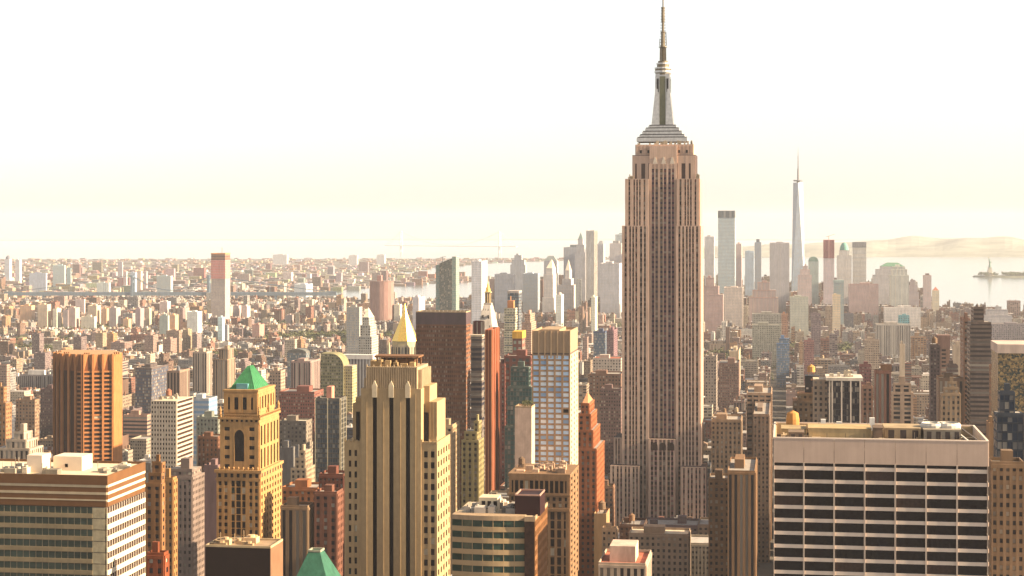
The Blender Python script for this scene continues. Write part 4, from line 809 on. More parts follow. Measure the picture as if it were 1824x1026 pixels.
# ================================================================ NEAR TOWERS
def clutter(o, x0, x1, y0, y1, z, n, seed, c=(0.38,0.32,0.24), hm=3.0, name='roof_unit'):
    r = random.Random(seed)
    for k in range(n):
        q = MB(); a, b = x0+(x1-x0-3)*r.random(), y0+(y1-y0-3)*r.random(); w_, d_, h_ = 1.2+3.2*r.random(), 1.2+3*r.random(), .8+hm*r.random(); ks = .5+.8*r.random(); cc = tuple(v*ks for v in c)
        q.box(a, a+w_, b, b+d_, z, z+h_, cc, bottom=True)
        if r.random() < .4: q.lathe(a+w_/2, b+d_/2, [(w_*.3, z+h_), (w_*.3, z+h_+.7)], 8, cc)
        if r.random() < .3: q.bar((a, b, z), (a, b, z+h_+2.5), .12, cc, 4)
        q.build(name, None, o)
def left_office():
    f = F(-160, 190, 640); w = f.w; L = f.side(257); zt = f.z(847)
    o = f.thing('office_building', 'glass office block with brown banded top and sunlit white striped side, lower left corner', depth=L, ytop=820, ybot=1100, xs=258, short='the left foreground office')
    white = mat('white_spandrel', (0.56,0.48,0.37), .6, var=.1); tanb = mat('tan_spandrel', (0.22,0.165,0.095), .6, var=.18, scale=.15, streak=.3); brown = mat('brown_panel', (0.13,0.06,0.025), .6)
    m = MB(); m.box(.4, w-.4, .4, L-.4, -3, zt-1); m.build('core', mat('shade_wall', (0.1,0.08,0.06), .9), o)
    pl, pr = front(0), right(w); ph = 4.05; z = zt
    m = MB(); pl.box(m, -.1, w, 0, .5, zt-3.4, zt); pr.box(m, -.5, L, 0, .5, zt-3.4, zt); m.box(0, w, L-.5, L, zt-3.4, zt); m.box(0,.5,0,L,zt-3.4,zt-.01); m.build('parapet', brown, o)
    zz = zt-3.4
    for k in range(3):
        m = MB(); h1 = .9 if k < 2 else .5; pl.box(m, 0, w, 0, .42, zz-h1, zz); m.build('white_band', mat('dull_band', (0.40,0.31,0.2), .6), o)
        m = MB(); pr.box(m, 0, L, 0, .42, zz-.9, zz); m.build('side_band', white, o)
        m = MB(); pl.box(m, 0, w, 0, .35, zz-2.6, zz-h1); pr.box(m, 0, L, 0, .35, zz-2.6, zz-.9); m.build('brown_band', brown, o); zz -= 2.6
    rnd = random.Random(8); wc = f.lx(165)
    gdark = mat('band_glass', (0.03,0.045,0.035), .1, .0, var=.6, scale=.06, spec=.5); gl2 = mat('band_glass_pale', (0.24,0.20,0.13), .12, var=.3, scale=.1, spec=.8)  # noise in the band glass colour imitates patchy reflections
    nf = 12; mull = MB(); spa = MB(); ssp = MB(); ppl = MB()
    for k in range(nf):
        a = zz-.25; b = a-2.0
        m = MB(); pl.box(m, 0, wc, 0, .16, b-.3, a); m.build('window_band', gdark if k != 9 else gl2, o)
        pl.box(spa, 0, wc, 0, .45, b-1.8, b-.25); pl.box(ppl, wc, w-.5, 0, .3, a-3.8, a-.002)
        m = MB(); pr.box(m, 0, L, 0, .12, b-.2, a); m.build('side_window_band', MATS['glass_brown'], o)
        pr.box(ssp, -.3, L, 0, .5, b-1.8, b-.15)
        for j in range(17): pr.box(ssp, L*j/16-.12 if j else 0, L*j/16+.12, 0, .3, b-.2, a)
        zz -= ph
    n = int(w/2.4)
    for j in range(n+1): x = w*j/n; pl.box(mull, x-.09 if j else 0, min(w, x+.09), 0, .22, zz, zt-11.5)
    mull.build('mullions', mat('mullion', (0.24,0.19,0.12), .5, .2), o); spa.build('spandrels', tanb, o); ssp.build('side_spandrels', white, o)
    ppl.build('pale_glass_column', mat('column_glass', (0.33,0.27,0.17), .25, var=.25, scale=.4, streak=.2), o)
    m = MB(); m.box(.5, w-.5, .5, L-.5, zt-2, zt-.9); m.build('roof', mat('roof_cream', (0.52,0.42,0.29), .9, var=.15, scale=.2), o)
    for (a, b, p0, p1, y0, y1) in ((95,146,813,.0,16,26),(48,75,811,0,9,17)):
        q = MB(); x0, x1 = f.lx(a, y0), f.lx(b, y0); q.box(x0, x1, y0, y1, zt-.9, f.z(p0, (x0+x1)/2, y0)); q.build('roof_penthouse', mat('penthouse_cream', (0.6,0.48,0.36), .8, var=.06), o)
    q = MB(); x0, x1 = f.lx(116, 16), f.lx(121, 16); q.box(x0, x1, 15.8, 16, f.z(832,x0,16), f.z(826,x0,16)); q.build('penthouse_vent', GL[0], o)
    clutter(o, f.lx(-20), f.lx(90), 3, L-4, zt-.9, 28, 4, hm=1.6); clutter(o, f.lx(150), f.lx(188), 8, L-5, zt-.9, 6, 5, hm=.9)
left_office()
def bronze():
    D = 1550; f = F(98, 218, D); o = f.thing('office_tower', 'bronze orange tower with deep vertical fins and V shaped tops, left of white gridded slab', depth=45, ytop=629, ybot=820, short='the bronze tower')
    def P(px, y): return (f.lx(px, y), y)
    pts = [P(98,20), P(112,6), P(148,0), P(201,10), P(217,26)]; zt = f.z(633); br = mat('bronze_stone', (0.32,0.13,0.045), .7, var=.16, scale=.3, streak=.6); z1 = zt-14
    back = [P(205,52), P(112,52)]
    core = MB(); ring = pts+back; core.frustum([(x,y,-3) for x,y in ring], [(x,y,zt-2) for x,y in ring]); core.build('core', mat('bronze_core', (0.05,0.018,0.01), .8), o)
    bud = Budget(o, 100, 6, p=(.5,.45,0,.05)); wall = MB(); vs = MB()
    for (p, q), nb in zip(zip(pts, pts[1:]), (2,3,3,0)):
        U = Vector((q[0]-p[0], q[1]-p[1])); W = U.length; U.normalize(); pl = Plane(p, U, (U.y, -U.x))
        if nb == 0: pl.box(wall, 0, W, 0, .6, -3, zt); continue
        for k in range(nb+1):
            x = W*k/nb; a, b = (x-.9, x+.9); a, b = max(0, a), min(W, b); pl.box(wall, a, b, 0, 2.0, -3, zt+.6)
        for k in range(nb):
            a, b = W*k/nb+.9, W*(k+1)/nb-.9; nr = 22; ph = 3.75
            for r in range(nr):
                zc = z1-r*ph
                if p is pts[2] or (p is pts[1] and k == 2): pl.box(wall, a-.02, b+.02, 0, .9, zc-1.5, zc-.004)  # no spandrels on the left facets: the dark core imitates their shade
                if nb == 3 and p is pts[2]: bud.add(pl, a+.2, b-.2, zc-ph, zc-1.7, n=.2)
            # tapering V panels of the top storeys
            m = MB(); mid = (a+b)/2
            for (s, e) in ((a, mid), (b, mid)):
                m.face([pl(s,1.2,z1), pl(s,1.45,zt), pl(e,.3,zt)] if s < e else [pl(s,1.2,z1), pl(e,.3,zt), pl(s,1.45,zt)])
            m.build('top_panel', br, o)
            m = MB(); pl.box(m, a, b, 0, .25, z1, zt-.5); m.build('top_recess', mat('bronze_mid', (0.15,0.05,0.018), .7), o)
    wall.build('wall', br, o); bud.done()
    q = MB(); q.frustum([(x,y,zt-.5) for x,y in ring], [(x,y,zt+.5) for x,y in ring]); q.build('roof', mat('roof_bronze', (0.35,0.2,0.1), .9), o)
    q = MB()
    for x, y in pts:
        for k in range(3): q.box(x+k*2, x+k*2+1, y+2, y+3, zt, zt+1.8)
    q.build('roof_rail', br, o)
bronze()
def slab_white():
    f = F(269, 314, 1300); w = f.w; L = f.side(343); zt = f.z(714); o = f.thing('apartment_tower', 'white gridded slab with small square windows and sunlit side, right of the bronze tower', depth=L, ytop=712, ybot=835, xs=343, short='the white gridded slab')
    wm_ = mat('white_concrete', (0.42,0.34,0.26), .8, var=.12, streak=.4, scale=.3); m = MB(); m.box(.3,w-.3,.3,L-.3,-3,zt-1); m.build('core', mat('shade_wall', (0.1,0.08,0.06), .9), o)
    bud = Budget(o, 100, 7, p=(.7,.2,.04,.06)); wall = MB(); grid(wall, bud, front(0), w, f.z(836), zt, 9, 15, .45, .5, .45); grid(wall, None, right(w), L, f.z(836), zt, 1, 15, .06, .45, .45)
    wall.box(0,w,0,L,-3,f.z(836)-.01); wall.build('wall', wm_, o); bud.done(); pr = right(w)
    m = MB(); 
    for r in range(15): pr.box(m, .3, L-.3, 0, .12, f.z(836)+r*(zt-f.z(836))/15+.9, f.z(836)+(r+1)*(zt-f.z(836))/15-.9)
    m.build('side_window_bands', GL[1], o)
    m = MB(); m.box(.3,w-.3,.3,L-.3,zt-1,zt-.4); m.build('roof', MATS['roof_cream'], o); water_tank(o, w*.3, L*.6, zt-.4, 2.2, 3.5, (0.3,0.12,0.07)); clutter(o, 2, w-3, 3, L-4, zt-.4, 6, 8)
slab_white()
def green_top():
    D = 900; f = F(386, 463, D); w = f.w; L = f.side(501); X, Z = f.lx, f.z
    o = f.thing('office_tower', 'golden tan ornate tower with green copper pyramid roof', depth=L, ytop=650, ybot=975, xs=501, short='the green topped tower')
    st = mat('golden_stone', (0.34,0.19,0.075), .85, var=.2, scale=.35, streak=.5, bump=.3); co = MB(); wall = MB(); bud = Budget(o, 100, 9, p=(.5,.24,.08,.18))
    tiers = [(0,w,0,L,-3,Z(852)), (X(391),X(460),1.3,L-2.5,Z(852),Z(748)), (X(396),X(456),2.6,L-6,Z(748),Z(697))]
    core = MB()
    for a, b, y0, y1, z0, z1 in tiers: core.box(a+.4, b-.4, y0+.4, y1-.4, z0, z1-.2)
    core.build('core', mat('shade_wall', (0.1,0.08,0.06), .9), o)
    # main shaft: 2 + 3 + 2 columns
    z0, z1 = Z(1040), Z(856); nr = 15
    for a, b, nc, pier in ((386,409,2,.42),(409,441,3,.22),(441,463,2,.42)): grid(wall, bud, Plane((X(a),0),(1,0),(0,-1)), X(b)-X(a), z0, z1, nc, nr, pier, .42 if nc == 2 else .12, .4, edge=1.0)
    grid(wall, None, right(w), L, z0, z1, 8, nr, .55, .45, .4, edge=1.2); wall.box(0,w,0,L,-3,z0-.01)
    # arcade storey over the shaft and cornices
    def cornice(a, b, y0, y1, z, h, over): wall.box(a-over, b+over, y0-over, y1+over, z, z+h, bottom=True)
    cornice(0,w,0,L,Z(857),1.2,.5); grid(wall, bud, front(0), w, Z(856)+.9, Z(843), 7, 1, .5, .3, .4); grid(wall, None, right(w), L, Z(856)+.9, Z(843), 8, 1, .5, .3, .4); cornice(0,w,0,L,Z(843),1.4,1.0)
    for k in range(9):
        q = MB(); x = w*(k+.5)/9; q.lathe(x, .2, [(.5,Z(839)),(.35,Z(836)),(.6,Z(835)),(.05,Z(832))], 6); q.build('finial', st, o)
    a, b, y0, y1, _, _ = tiers[1]; W2 = b-a; pz0, pz1 = Z(840), Z(757)
    for (u0, u1) in ((0, W2*.36), (W2*.64, W2)):
        pl = Plane((a+u0, y0), (1,0), (0,-1)); grid(wall, bud, pl, u1-u0, pz0, pz1, 1, 5, .62, .6, .45, edge=(u1-u0)*.28)
    pl = Plane((a, y0), (1,0), (0,-1)); c = W2/2; r = W2*.125
    pl.box(wall, W2*.36-.02, c-r, 0, .5, pz0, pz1); pl.box(wall, c+r, W2*.64+.02, 0, .5, pz0, pz1); pl.box(wall, c-r-.02, c+r+.02, 0, .44, pz0, Z(823)); pl.box(wall, c-r-.02, c+r+.02, 0, .44, Z(768), pz1)
    q = MB(); n = 10; q.face([pl(c-r,.2,Z(823)), pl(c+r,.2,Z(823))]+[pl(c+r*math.cos(math.pi*i/n), .52, Z(779)+r*1.4*math.sin(math.pi*i/n)) for i in range(n+1)]); q.build('arched_window', GL[0], o)
    q = MB()
    for i in range(n): 
        aa, bb = math.pi*i/n, math.pi*(i+1)/n; q.face([pl(c+r*math.cos(aa),.62,Z(779)+r*1.4*math.sin(aa)), pl(c+1.35*r*math.cos(aa),.62,Z(779)+1.75*r*math.sin(aa)), pl(c+1.35*r*math.cos(bb),.62,Z(779)+1.75*r*math.sin(bb)), pl(c+r*math.cos(bb),.62,Z(779)+r*1.4*math.sin(bb))])
    q.build('arch_surround', st, o)
    grid(wall, None, right(b, y0), y1-y0, pz0, pz1, 6, 2, .55, .15, .45, edge=1.5)
    cornice(a,b,y0,y1,Z(757),1.0,.4); wall.box(a-.2,b+.2,y0-.2,y1+.2,Z(757)+1,Z(748),); cornice(a,b,y0,y1,Z(748),1.0,1.0)
    grid(wall, bud, Plane((a,y0-.25),(1,0),(0,-1)), W2, Z(756.5)+.9, Z(748), 8, 1, .5, .3, .35)
    # balustrade
    q = MB(); zb_ = Z(748)+1
    for k in range(22): x = a-.8+(W2+1.6)*k/21; q.box(x-.16, x+.16, y0-.9, y0-.6, zb_, zb_+1.1)
    for k in range(26): y = y0-.8+(y1-y0+1.2)*k/25; q.box(b+.6, b+.9, y-.16, y+.16, zb_, zb_+1.1)
    q.box(a-1,b+1,y0-1,y0-.55,zb_+1.1,zb_+1.4,bottom=True); q.box(b+.55,b+1,y0-.55,y1+.5,zb_+1.1,zb_+1.39,bottom=True); q.build('balustrade', st, o)
    for k, (x, y) in enumerate(((a,y0),(b,y0),(b,y1),(a,y1),(b,(y0+y1)/2))):
        q = MB(); q.lathe(x, y, [(.7,zb_),(.6,zb_+3),(.9,zb_+3.2),(.1,zb_+5.5)], 6); q.build('finial', st, o)
    a, b, y0, y1, z0, z1 = tiers[2]; grid(wall, bud, Plane((a,y0),(1,0),(0,-1)), b-a, Z(737), Z(703), 4, 1, .5, .35, .5, arch_top=True, edge=2.2); wall.box(a,b,y0,y1,z0,Z(737)-.01); grid(wall, None, right(b, y0), y1-y0, Z(737), Z(703), 6, 1, .5, .35, .5, edge=2); wall.box(a-.1,b+.1,y0-.1,y1+.1,Z(703)-.02,z1); cornice(a,b,y0,y1,z1-.6,1.0,.5)
    wall.build('wall', st, o); bud.done()
    cu = mat('copper_green', (0.035,0.15,0.06), .6, var=.2, scale=.6, streak=.5); q = MB(); a2, b2, u0, u1 = X(409,5), X(453,5), 5, y1-2.2; mx = X(446,(u0+u1)/2); my = (u0+u1)/2
    q.frustum(q.rect(a2,b2,u0,u1,z1+.4), q.rect(mx-.5,mx+.5,my-3,my+3,Z(651,mx,my))); q.build('pyramid_roof', cu, o)
    ap = Z(651,mx,my)
    q = MB()
    for k in range(9):
        t = k/8; q.bar((a2+(b2-a2)*t, u0, z1+.4), (mx-.5+1.0*t, my-3, ap), .11, n=4); q.bar((b2, u0+(u1-u0)*t, z1+.4), (mx+.5, my-3+6*t, ap), .11, n=4)
    q.build('roof_seams', cu, o)
    q = MB(); q.box((a2+b2)/2-3, (a2+b2)/2+3, u0-.1, u0+2, z1+.4, z1+3.2); q.build('roof_dormer', mat('dormer_blue', (0.10,0.25,0.26), .4), o)
green_top()
def stone_tower():
    D = 700; f = F(643, 750, D); w = f.w; X, Z = f.lx, f.z; L = 27
    o = f.thing('office_tower', 'central pale stone tower with three tall black window strips and fluted crown', depth=L+2, ytop=654, ybot=1100, xs=802, short='the central stone tower', margin=7)
    st = mat('pale_limestone', (0.34,0.235,0.125), .85, var=.13, scale=.5, streak=.4, bump=.15); wall = MB(); z1 = Z(693); zc = Z(655)
    core = MB(); core.box(.4, w-.4, 1.2, L-3, -3, z1-.5); core.build('core', mat('black_core', (0.012,0.008,0.01), .4), o)
    pl = front(0); xs = [(X(a)+0, X(a)+1.75) for a in (663.5, 693, 722.5)]; u = 0; zs = Z(709)
    for a, b in xs:
        pl.box(wall, u, a, -1.5, 0, -3, z1); pl.box(wall, a-.01, b+.01, -1.5, -.06, zs, z1-.01); u = b
        q = MB(); pl.box(q, a, b, -1.3, -1.1, -3, zs); q.build('window_strip', GL[0], o)
        q = MB(); m_ = (a+b)/2
        q.frustum([(m_-1.0,-.5,zs), (m_+1.0,-.5,zs), (m_+1.0,.1,zs), (m_-1.0,.1,zs)], [(m_-1.0,-.5,Z(688)), (m_+1.0,-.5,Z(688)), (m_+1.0,.1,Z(688)), (m_-1.0,.1,Z(688))]); q.frustum([(m_-1.0,-.5,Z(688)), (m_+1.0,-.5,Z(688)), (m_+1.0,.1,Z(688)), (m_-1.0,.1,Z(688))], [(m_-.1,-.4,Z(679)), (m_+.1,-.4,Z(679)), (m_+.1,.1,Z(679)), (m_-.1,.1,Z(679))]); q.build('carved_finial', mat('carved_stone', (0.5,0.4,0.27), .8), o)
    pl.box(wall, u, w, -1.5, 0, -3, z1)
    wall.box(w-1.2, w, 1.5, L-3, -3, z1-.02); wall.box(0, 1.2, 1.5, L-3, -3, z1-.02); wall.box(.6,w-.6,1.5,L-3,z1-1.3,z1-.3)
    # thin rib lines on the piers
    for p in (683, 713, 740, 653): x = X(p); pl.box(wall, x-.12, x+.12, 0, .14, -3, z1-2)
    wall.build('wall', st, o)
    # fluted crown with corner notches
    cw = MB(); a, b = X(646), X(748); cw.box(a+1.2, b-1.2, .8, L-5, z1-.3, zc); cw.box(a, a+3, 2.2, L-6, z1-.3, zc-4.5); cw.box(b-2, b-.1, 2.2, L-6, z1-.3, zc-1)
    n = 22
    for k in range(n+1): x = a+1.3+(b-a-3)*k/n; cw.box(x, x+.42, .35, .8, z1-.2, zc+(.9 if k % 3 == 0 else .3))
    for k in range(18): y = 2.5+(L-8)*k/18; cw.box(b-.1, b+.25, y, y+.5, z1-.2, zc-1)
    cw.build('crown', mat('crown_stone', (0.36,0.26,0.16), .85, var=.2, scale=.6, streak=.6), o)
    # lit shoulder pieces to the right of the crown
    wg = MB(); x1 = X(769, 8); x2 = X(783, 10)
    wg.box(w-.2, w+2.2, 6, L-6, -3, Z(690)); wg.box(w+2.1, X(778,5), 5, L-4, -3, Z(716, X(778,5), 5))
    for k in range(3): wg.box(w+2.5+k*1.3, w+2.8+k*1.3, 4.8, 5, Z(780), Z(718))
    wg.box(X(624), .1, 4, L-6, -3, Z(722)); wg.box(X(628), .1, 5, L-7, Z(722), Z(712)); wg.build('shoulder', st, o)
    for a_, b_, y in ((X(634.5,4), X(641,4), 3.9), (X(755,5), X(763,5), 4.9)):
        q = MB(); q.box(a_, b_, y-.08, y+.2, Z(789), Z(737)); q.build('tall_window', GL[0], o)
    # lower wings with two columns of windows
    bud = Budget(o, 100, 12, p=(.56,.18,.11,.15)); lw = MB(); zw = Z(789); nr = 15; ph = 4.18; zb_ = zw-3-nr*ph
    xa, xb = X(613), -.02; grid(lw, bud, Plane((xa,1),(1,0),(0,-1)), xb-xa, zb_, zw-2.4, 2, nr, .38, .42, .5, edge=1.7); lw.box(xa,xb,.5,1.4,zw-2.4,zw+.3); lw.box(xa,xb,1.4,L+5,-3,zw)
    xc, xd = w+.02, X(779,1); grid(lw, bud, Plane((xc,1),(1,0),(0,-1)), xd-xc, zb_, zw-2.4, 2, nr, .38, .42, .5, edge=1.0); lw.box(xc,xd,.5,1.4,zw-2.4,zw+.3); lw.box(xc,xd-.5,1.4,L-1,-3,zw)
    pr = right(xd-.5, 1); LL = f.side(802, xd, 1); grid(lw, bud, pr, LL, zb_, zw-2.4, 5, nr, .5, .45, .5, edge=1.0); pr.box(lw, 0, LL, 0, .5, zw-2.4, zw+.3)
    for (p, q_) in ((xa, xb), (xc, xd)):
        for k in range(5): x = p+(q_-p-.5)*k/4; lw.box(x, x+.5, .2, .9, zw-.3, zw+1.3 if k % 2 == 0 else zw+.7)
    lw.build('wing', st, o); bud.done()
    # mechanical floor on the roof
    q = MB(); a, b = X(672, 8), X(742, 8)
    for k in range(5): x = a+(b-a)*k/4; q.box(x-.3, x+.3, 7.5, 8.1, zc-.2, Z(640)); q.box(x-.3, x+.3, 16, 16.6, zc-.2, Z(640))
    q.box(a-1, b+1, 7, 17, Z(640), Z(637), bottom=True); q.box(a+1, b-1, 9, 15, zc-.3, Z(643)); q.build('roof_frame', mat('rust_frame', (0.16,0.08,0.04), .8), o)
    clutter(o, X(655), X(742), 3, 8, zc-.1, 9, 13, (0.3,0.2,0.1), 2)
stone_tower()
def colonnade_block():
    D = 850; f = F(907, 1014, D); w = f.w; L = f.side(1029); X, Z = f.lx, f.z; zt = Z(845)
    o = f.thing('office_building', 'brown ornate block with arcaded top storeys and narrow sunlit side, below the white grid tower', depth=L, ytop=845, ybot=1100, xs=1029, short='the brown arcaded block')
    st = mat('brown_stone', (0.20,0.115,0.06), .85, var=.2, scale=.4, streak=.5); m = MB(); m.box(.4,w-.4,.4,L-.4,-3,zt-1); m.build('core', mat('shade_wall', (0.1,0.08,0.06), .9), o)
    wall = MB(); bud = Budget(o, 100, 14, p=(.75,.15,.03,.07)); pl = front(0)
    wall.box(-.5,w+.5,-.5,L+.5,zt-1.2,zt,bottom=True); pl.box(wall,0,w,0,.5,Z(856),zt-1.2)
    grid(wall, bud, pl, w, Z(880), Z(856)-.01, 12, 1, .3, .1, .5, edge=1.2); wall.box(-.4,w+.4,-.9,L+.3,Z(883.5),Z(880)-.01,bottom=True)
    grid(wall, bud, pl, w, Z(906), Z(884), 10, 2, .5, .4, .5, edge=1.0); wall.box(-.3,w+.3,-1.1,L+.3,Z(911),Z(906)-.01,bottom=True)
    grid(wall, bud, pl, w, Z(1040), Z(911)-.01, 9, 8, .4, .16, .5, edge=1.6)
    grid(wall, None, right(w), L, Z(1040), zt-1.3, 3, 17, .5, .5, .5, edge=1.2); wall.box(0,w,0,L,-3,Z(1040)-.01); wall.build('wall', st, o); bud.done()
    q = MB(); right(w+.5,0).box(q, 0, L, .0, .12, zt-1.2, zt+.1); right(w+.5,0)
    m = MB(); m.box(.3,w-.3,.3,L-.3,zt-1.4,zt-.5); m.build('roof', mat('roof_brown', (0.25,0.19,0.13), .9, var=.3), o)
    clutter(o, 1, w-2, 1.5, L-3, zt-.5, 28, 15, (0.45,0.3,0.2), 2.2); water_tank(o, w*.1, L*.6, zt-.5, 1.6, 2.6)
colonnade_block()
def curved_office():
    D = 620; f = F(804, 953, D); w = f.w; L = f.side(975); X, Z = f.lx, f.z; zt = Z(921)
    o = f.thing('office_building', 'green glass office block with bowed cream banded front and dark brown corner', depth=L, ytop=921, ybot=1100, xs=975, short='the bowed glass office')
    xc = X(934); n = 14; B = 1.6
    def arc(off): return [(xc*i/n, -B*math.sin(math.pi*i/n)-off+1.7) for i in range(n+1)]
    def ringed(m, off, z0, z1):
        p = arc(off); r = [(x,y) for x, y in p]+[(xc, 6), (0, 6)]; m.frustum([(x,y,z0) for x,y in r], [(x,y,z1) for x,y in r]); m.face([(x,y,z0) for x,y in r][::-1])
    cream = mat('cream_band', (0.32,0.22,0.12), .6, var=.12, scale=.3); gl = mat('green_glass', (0.02,0.042,0.032), .1, var=.6, scale=.15, spec=.4)
    ph = 3.95; z = zt
    m = MB(); ringed(m, .3, z-1.6, z); m.build('cornice', mat('tan_concrete', (0.34,0.24,0.14), .85), o); z -= 1.6
    for k in range(13):
        m = MB(); ringed(m, 0, z-2.25, z-.005); m.build('window_band', gl, o)
        m = MB()
        for i in range(2, n, 2): x, y = arc(.08)[i]; m.box(x-.1, x+.1, y-.1, y+.2, z-2.25, z-.01)
        ringed(m, .28, z-ph, z-2.25); m.build('cream_band', cream, o); z -= ph
    m = MB(); m.box(0, w-.3, 5, L, -3, zt-1); m.box(xc, w-.3, .3, 5, -3, zt-.5); m.build('core', mat('brown_corner', (0.045,0.02,0.013), .35, var=.5, scale=.6, spec=.2), o)
    pr = right(w-.3, 0); q = MB(); bud = Budget(o, 100, 16, p=(.9,.1,0,0)); grid(q, bud, pr, L, zt-55, zt-1, 12, 16, .42, .42, .35, edge=.6); q.build('side_wall', mat('side_brown', (0.20,0.09,0.035), .7, var=.2), o); bud.done()
    m = MB(); m.box(.3, w-.6, 2, L-.4, zt-1.1, zt-.3); m.build('roof', mat('roof_tan', (0.40,0.30,0.2), .9, var=.25, scale=.25), o); q = MB(); q.box(xc, w, -.1, .3, zt-1.6, zt+.1); q.box(w-.35, w+.15, 0, L, zt-1.01, zt+.12); q.build('parapet', MATS['tan_concrete'], o)
    q = MB(); a, b, y0 = X(917,5), X(962,5), 5; q.box(a, b, y0, y0+13, zt-.4, Z(884, b, y0)); q.build('dark_penthouse', mat('plum_metal', (0.028,0.010,0.010), .6), o); q = MB(); parapet(q, a, b, y0, y0+13, Z(884,b,y0), .5, .4); q.build('penthouse_rim', mat('rim_pink', (0.35,0.2,0.15), .7), o)
    q = MB(); a, b, y0 = X(853,12), X(886,12), 12; q.box(a, b, y0, y0+8, zt-.3, Z(886,a,y0)); q.build('penthouse', MATS['roof_cream'], o)
    for k in range(3):
        q = MB(); q.box(a+1+k*2.1, a+2.3+k*2.1, y0-.08, y0, zt+1.5, zt+3.3); q.build('penthouse_window', GL[0], o)
    clutter(o, X(815), X(915), 4, L-4, zt-.3, 24, 18, (0.35,0.3,0.25), 2.0)
curved_office()
def right_office():
    D = 600; f = F(1378, 1760, D); w = f.w; L = 47; X, Z = f.lx, f.z; zt = Z(785)
    o = f.thing('office_building', 'broad pinkish white office slab with black window bands and cluttered roof, lower right', depth=L, ytop=757, ybot=1100, xs=1766, short='the broad white office slab')
    pk = mat('pink_travertine', (0.44,0.32,0.25), .7, var=.08, scale=.1, streak=.2); pk2 = mat('pink_pier', (0.58,0.46,0.37), .7, var=.08); core = MB(); core.box(.3,w-.3,.3,L-.3,-3,zt-4.5); core.build('core', mat('black_core', (0.012,0.008,0.01), .4), o)
    pl, pr = front(0), right(w); wall = MB(); nb = 7; bw = w/nb; zp = Z(831)
    for k in range(nb):
        q = MB(); pl.box(q, k*bw+.06, (k+1)*bw-.06, 0, .35, zp, zt-.4); q.build('top_panel', pk, o)
    pr.box(wall, 0, L, -.4, .3, zp, zt-.4); wall.box(0, .4, 0, L, zp, zt-.4); wall.box(0, w, L-.4, L, zp, zt-.4)
    wall.box(-.15, w+.3, -.45, .5, zt-.4, zt, bottom=True); wall.box(-.15, .5, .5, L, zt-.4, zt-.01, bottom=True); wall.box(w-.4, w+.3, .5, L, zt-.4, zt-.01, bottom=True); wall.box(-.15, w+.3, L-.5, L+.1, zt-.4, zt, bottom=True)
    bud = Budget(o, 91, 20, p=(.9,.1,.0,.0)); ph = 4.42; z = zp-1.1; pl.box(wall, 0, w, 0, .3, z-1.3, z); z -= 1.3
    for r in range(13):
        z0 = z-3.15; pl.box(wall, .01, w-.01, 0, .3, z-ph+.03, z0)
        pr.box(wall, 0, L, 0, .28, z-ph+.03, z0)
        for k in range(nb): bud.add(pl, k*bw+.45, (k+1)*bw-.45, z0, z, n=-.05)
        z -= ph
    for k in range(nb+1):
        for s in (-.24, .06):
            x = k*bw+s; x = min(max(x, 0.02), w-.2); pl.box(wall, x, x+.18, 0, .62, -3, zp+.2)
    wall.box(0,w,0,L,-3,z); wall.build('wall', pk2, o); bud.done()
    rf = MB(); rf.box(.4,w-.4,.4,L-.4,zt-5.2,zt-4.2); rf.build('roof', mat('roof_dark', (0.10,0.07,0.05), .9, var=.4, scale=.15), o); zr = zt-4.2
    inn = MB(); inn.box(.45,w-.45,L-.9,L-.42,zr,zt-.42); inn.box(.45,.9,.5,L-.9,zr,zt-.42); inn.build('parapet_inner', mat('parapet_tan', (0.36,0.26,0.15), .9, var=.15), o)
    def unit(pa, pb, y0, y1, top, c, nm='mechanical_unit', ven=0):
        q = MB(); a, b = X(pa, y0), X(pb, y0); q.box(a, b, y0, y1, zr, Z(top, b, y0), c); q.box(a-.15, b+.15, y0-.15, y1+.15, Z(top,b,y0)-.3, Z(top,b,y0)+.02, tuple(v*.8 for v in c), bottom=True); q.build(nm, None, o)
        for k in range(ven):
            q = MB(); x = a+(b-a)*(k+.3)/ven; q.box(x, x+(b-a)/ven*.5, y0-.1, y0+.1, zr+.8, Z(top,b,y0)-.7, (0.06,0.045,0.04)); q.build('louvre', None, o)
    unit(1440,1552,20,34,764,(0.48,0.34,0.17),ven=0); unit(1392,1436,26,38,764,(0.42,0.30,0.16)); unit(1576,1640,22,36,763,(0.40,0.29,0.17),ven=3); unit(1556,1572,16,24,762,(0.15,0.10,0.07)); unit(1646,1712,20,36,766,(0.33,0.27,0.2),'cooling_plant',4); unit(1405,1432,10,18,770,(0.22,0.15,0.1),ven=2)
    for k, px in enumerate((1662, 1690)):
        q = MB(); x = X(px, 26); zz = Z(766, x, 26); q.lathe(x, 28, [(4.2,zz),(4.4,zz+1.6),(3.8,zz+2.4),(3.6,zz+2.4),(3.5,zz+1.8)], 18, (0.5,0.46,0.4)); q.build('cooling_fan', None, o)
    q = MB()
    for k in range(9): x = X(1440+k*33, 12); q.bar((x,12,zr), (x,12,zt+.3), .12, (0.1,0.08,0.06), 4)
    q.bar((X(1440,12),12,zt-1.4), (X(1710,12),12,zt-1.4), .25, (0.2,0.15,0.1), 5); q.bar((X(1450,14),14,zt-2.6), (X(1735,30),30,zt-2.6), .3, (0.5,0.42,0.3), 5); q.build('pipework', None, o)
    q = MB(); a = X(1716,4); q.bar((a,44,zt-.9),(a+2,2,zt-.9),.3,(0.6,0.55,0.48),4); q.bar((a+3,44,zt-.9),(a+5.5,2,zt-.9),.3,(0.12,0.1,0.09),4); q.build('window_washing_rail', None, o)
    q = MB(); x = X(1412, 40); q.lathe(x, 41, [(2.4,zr),(2.4,zr+6),(2.0,zr+8.2),(.4,zr+9)], 12, (0.42,0.2,0.06)); q.build('orange_tank', None, o)
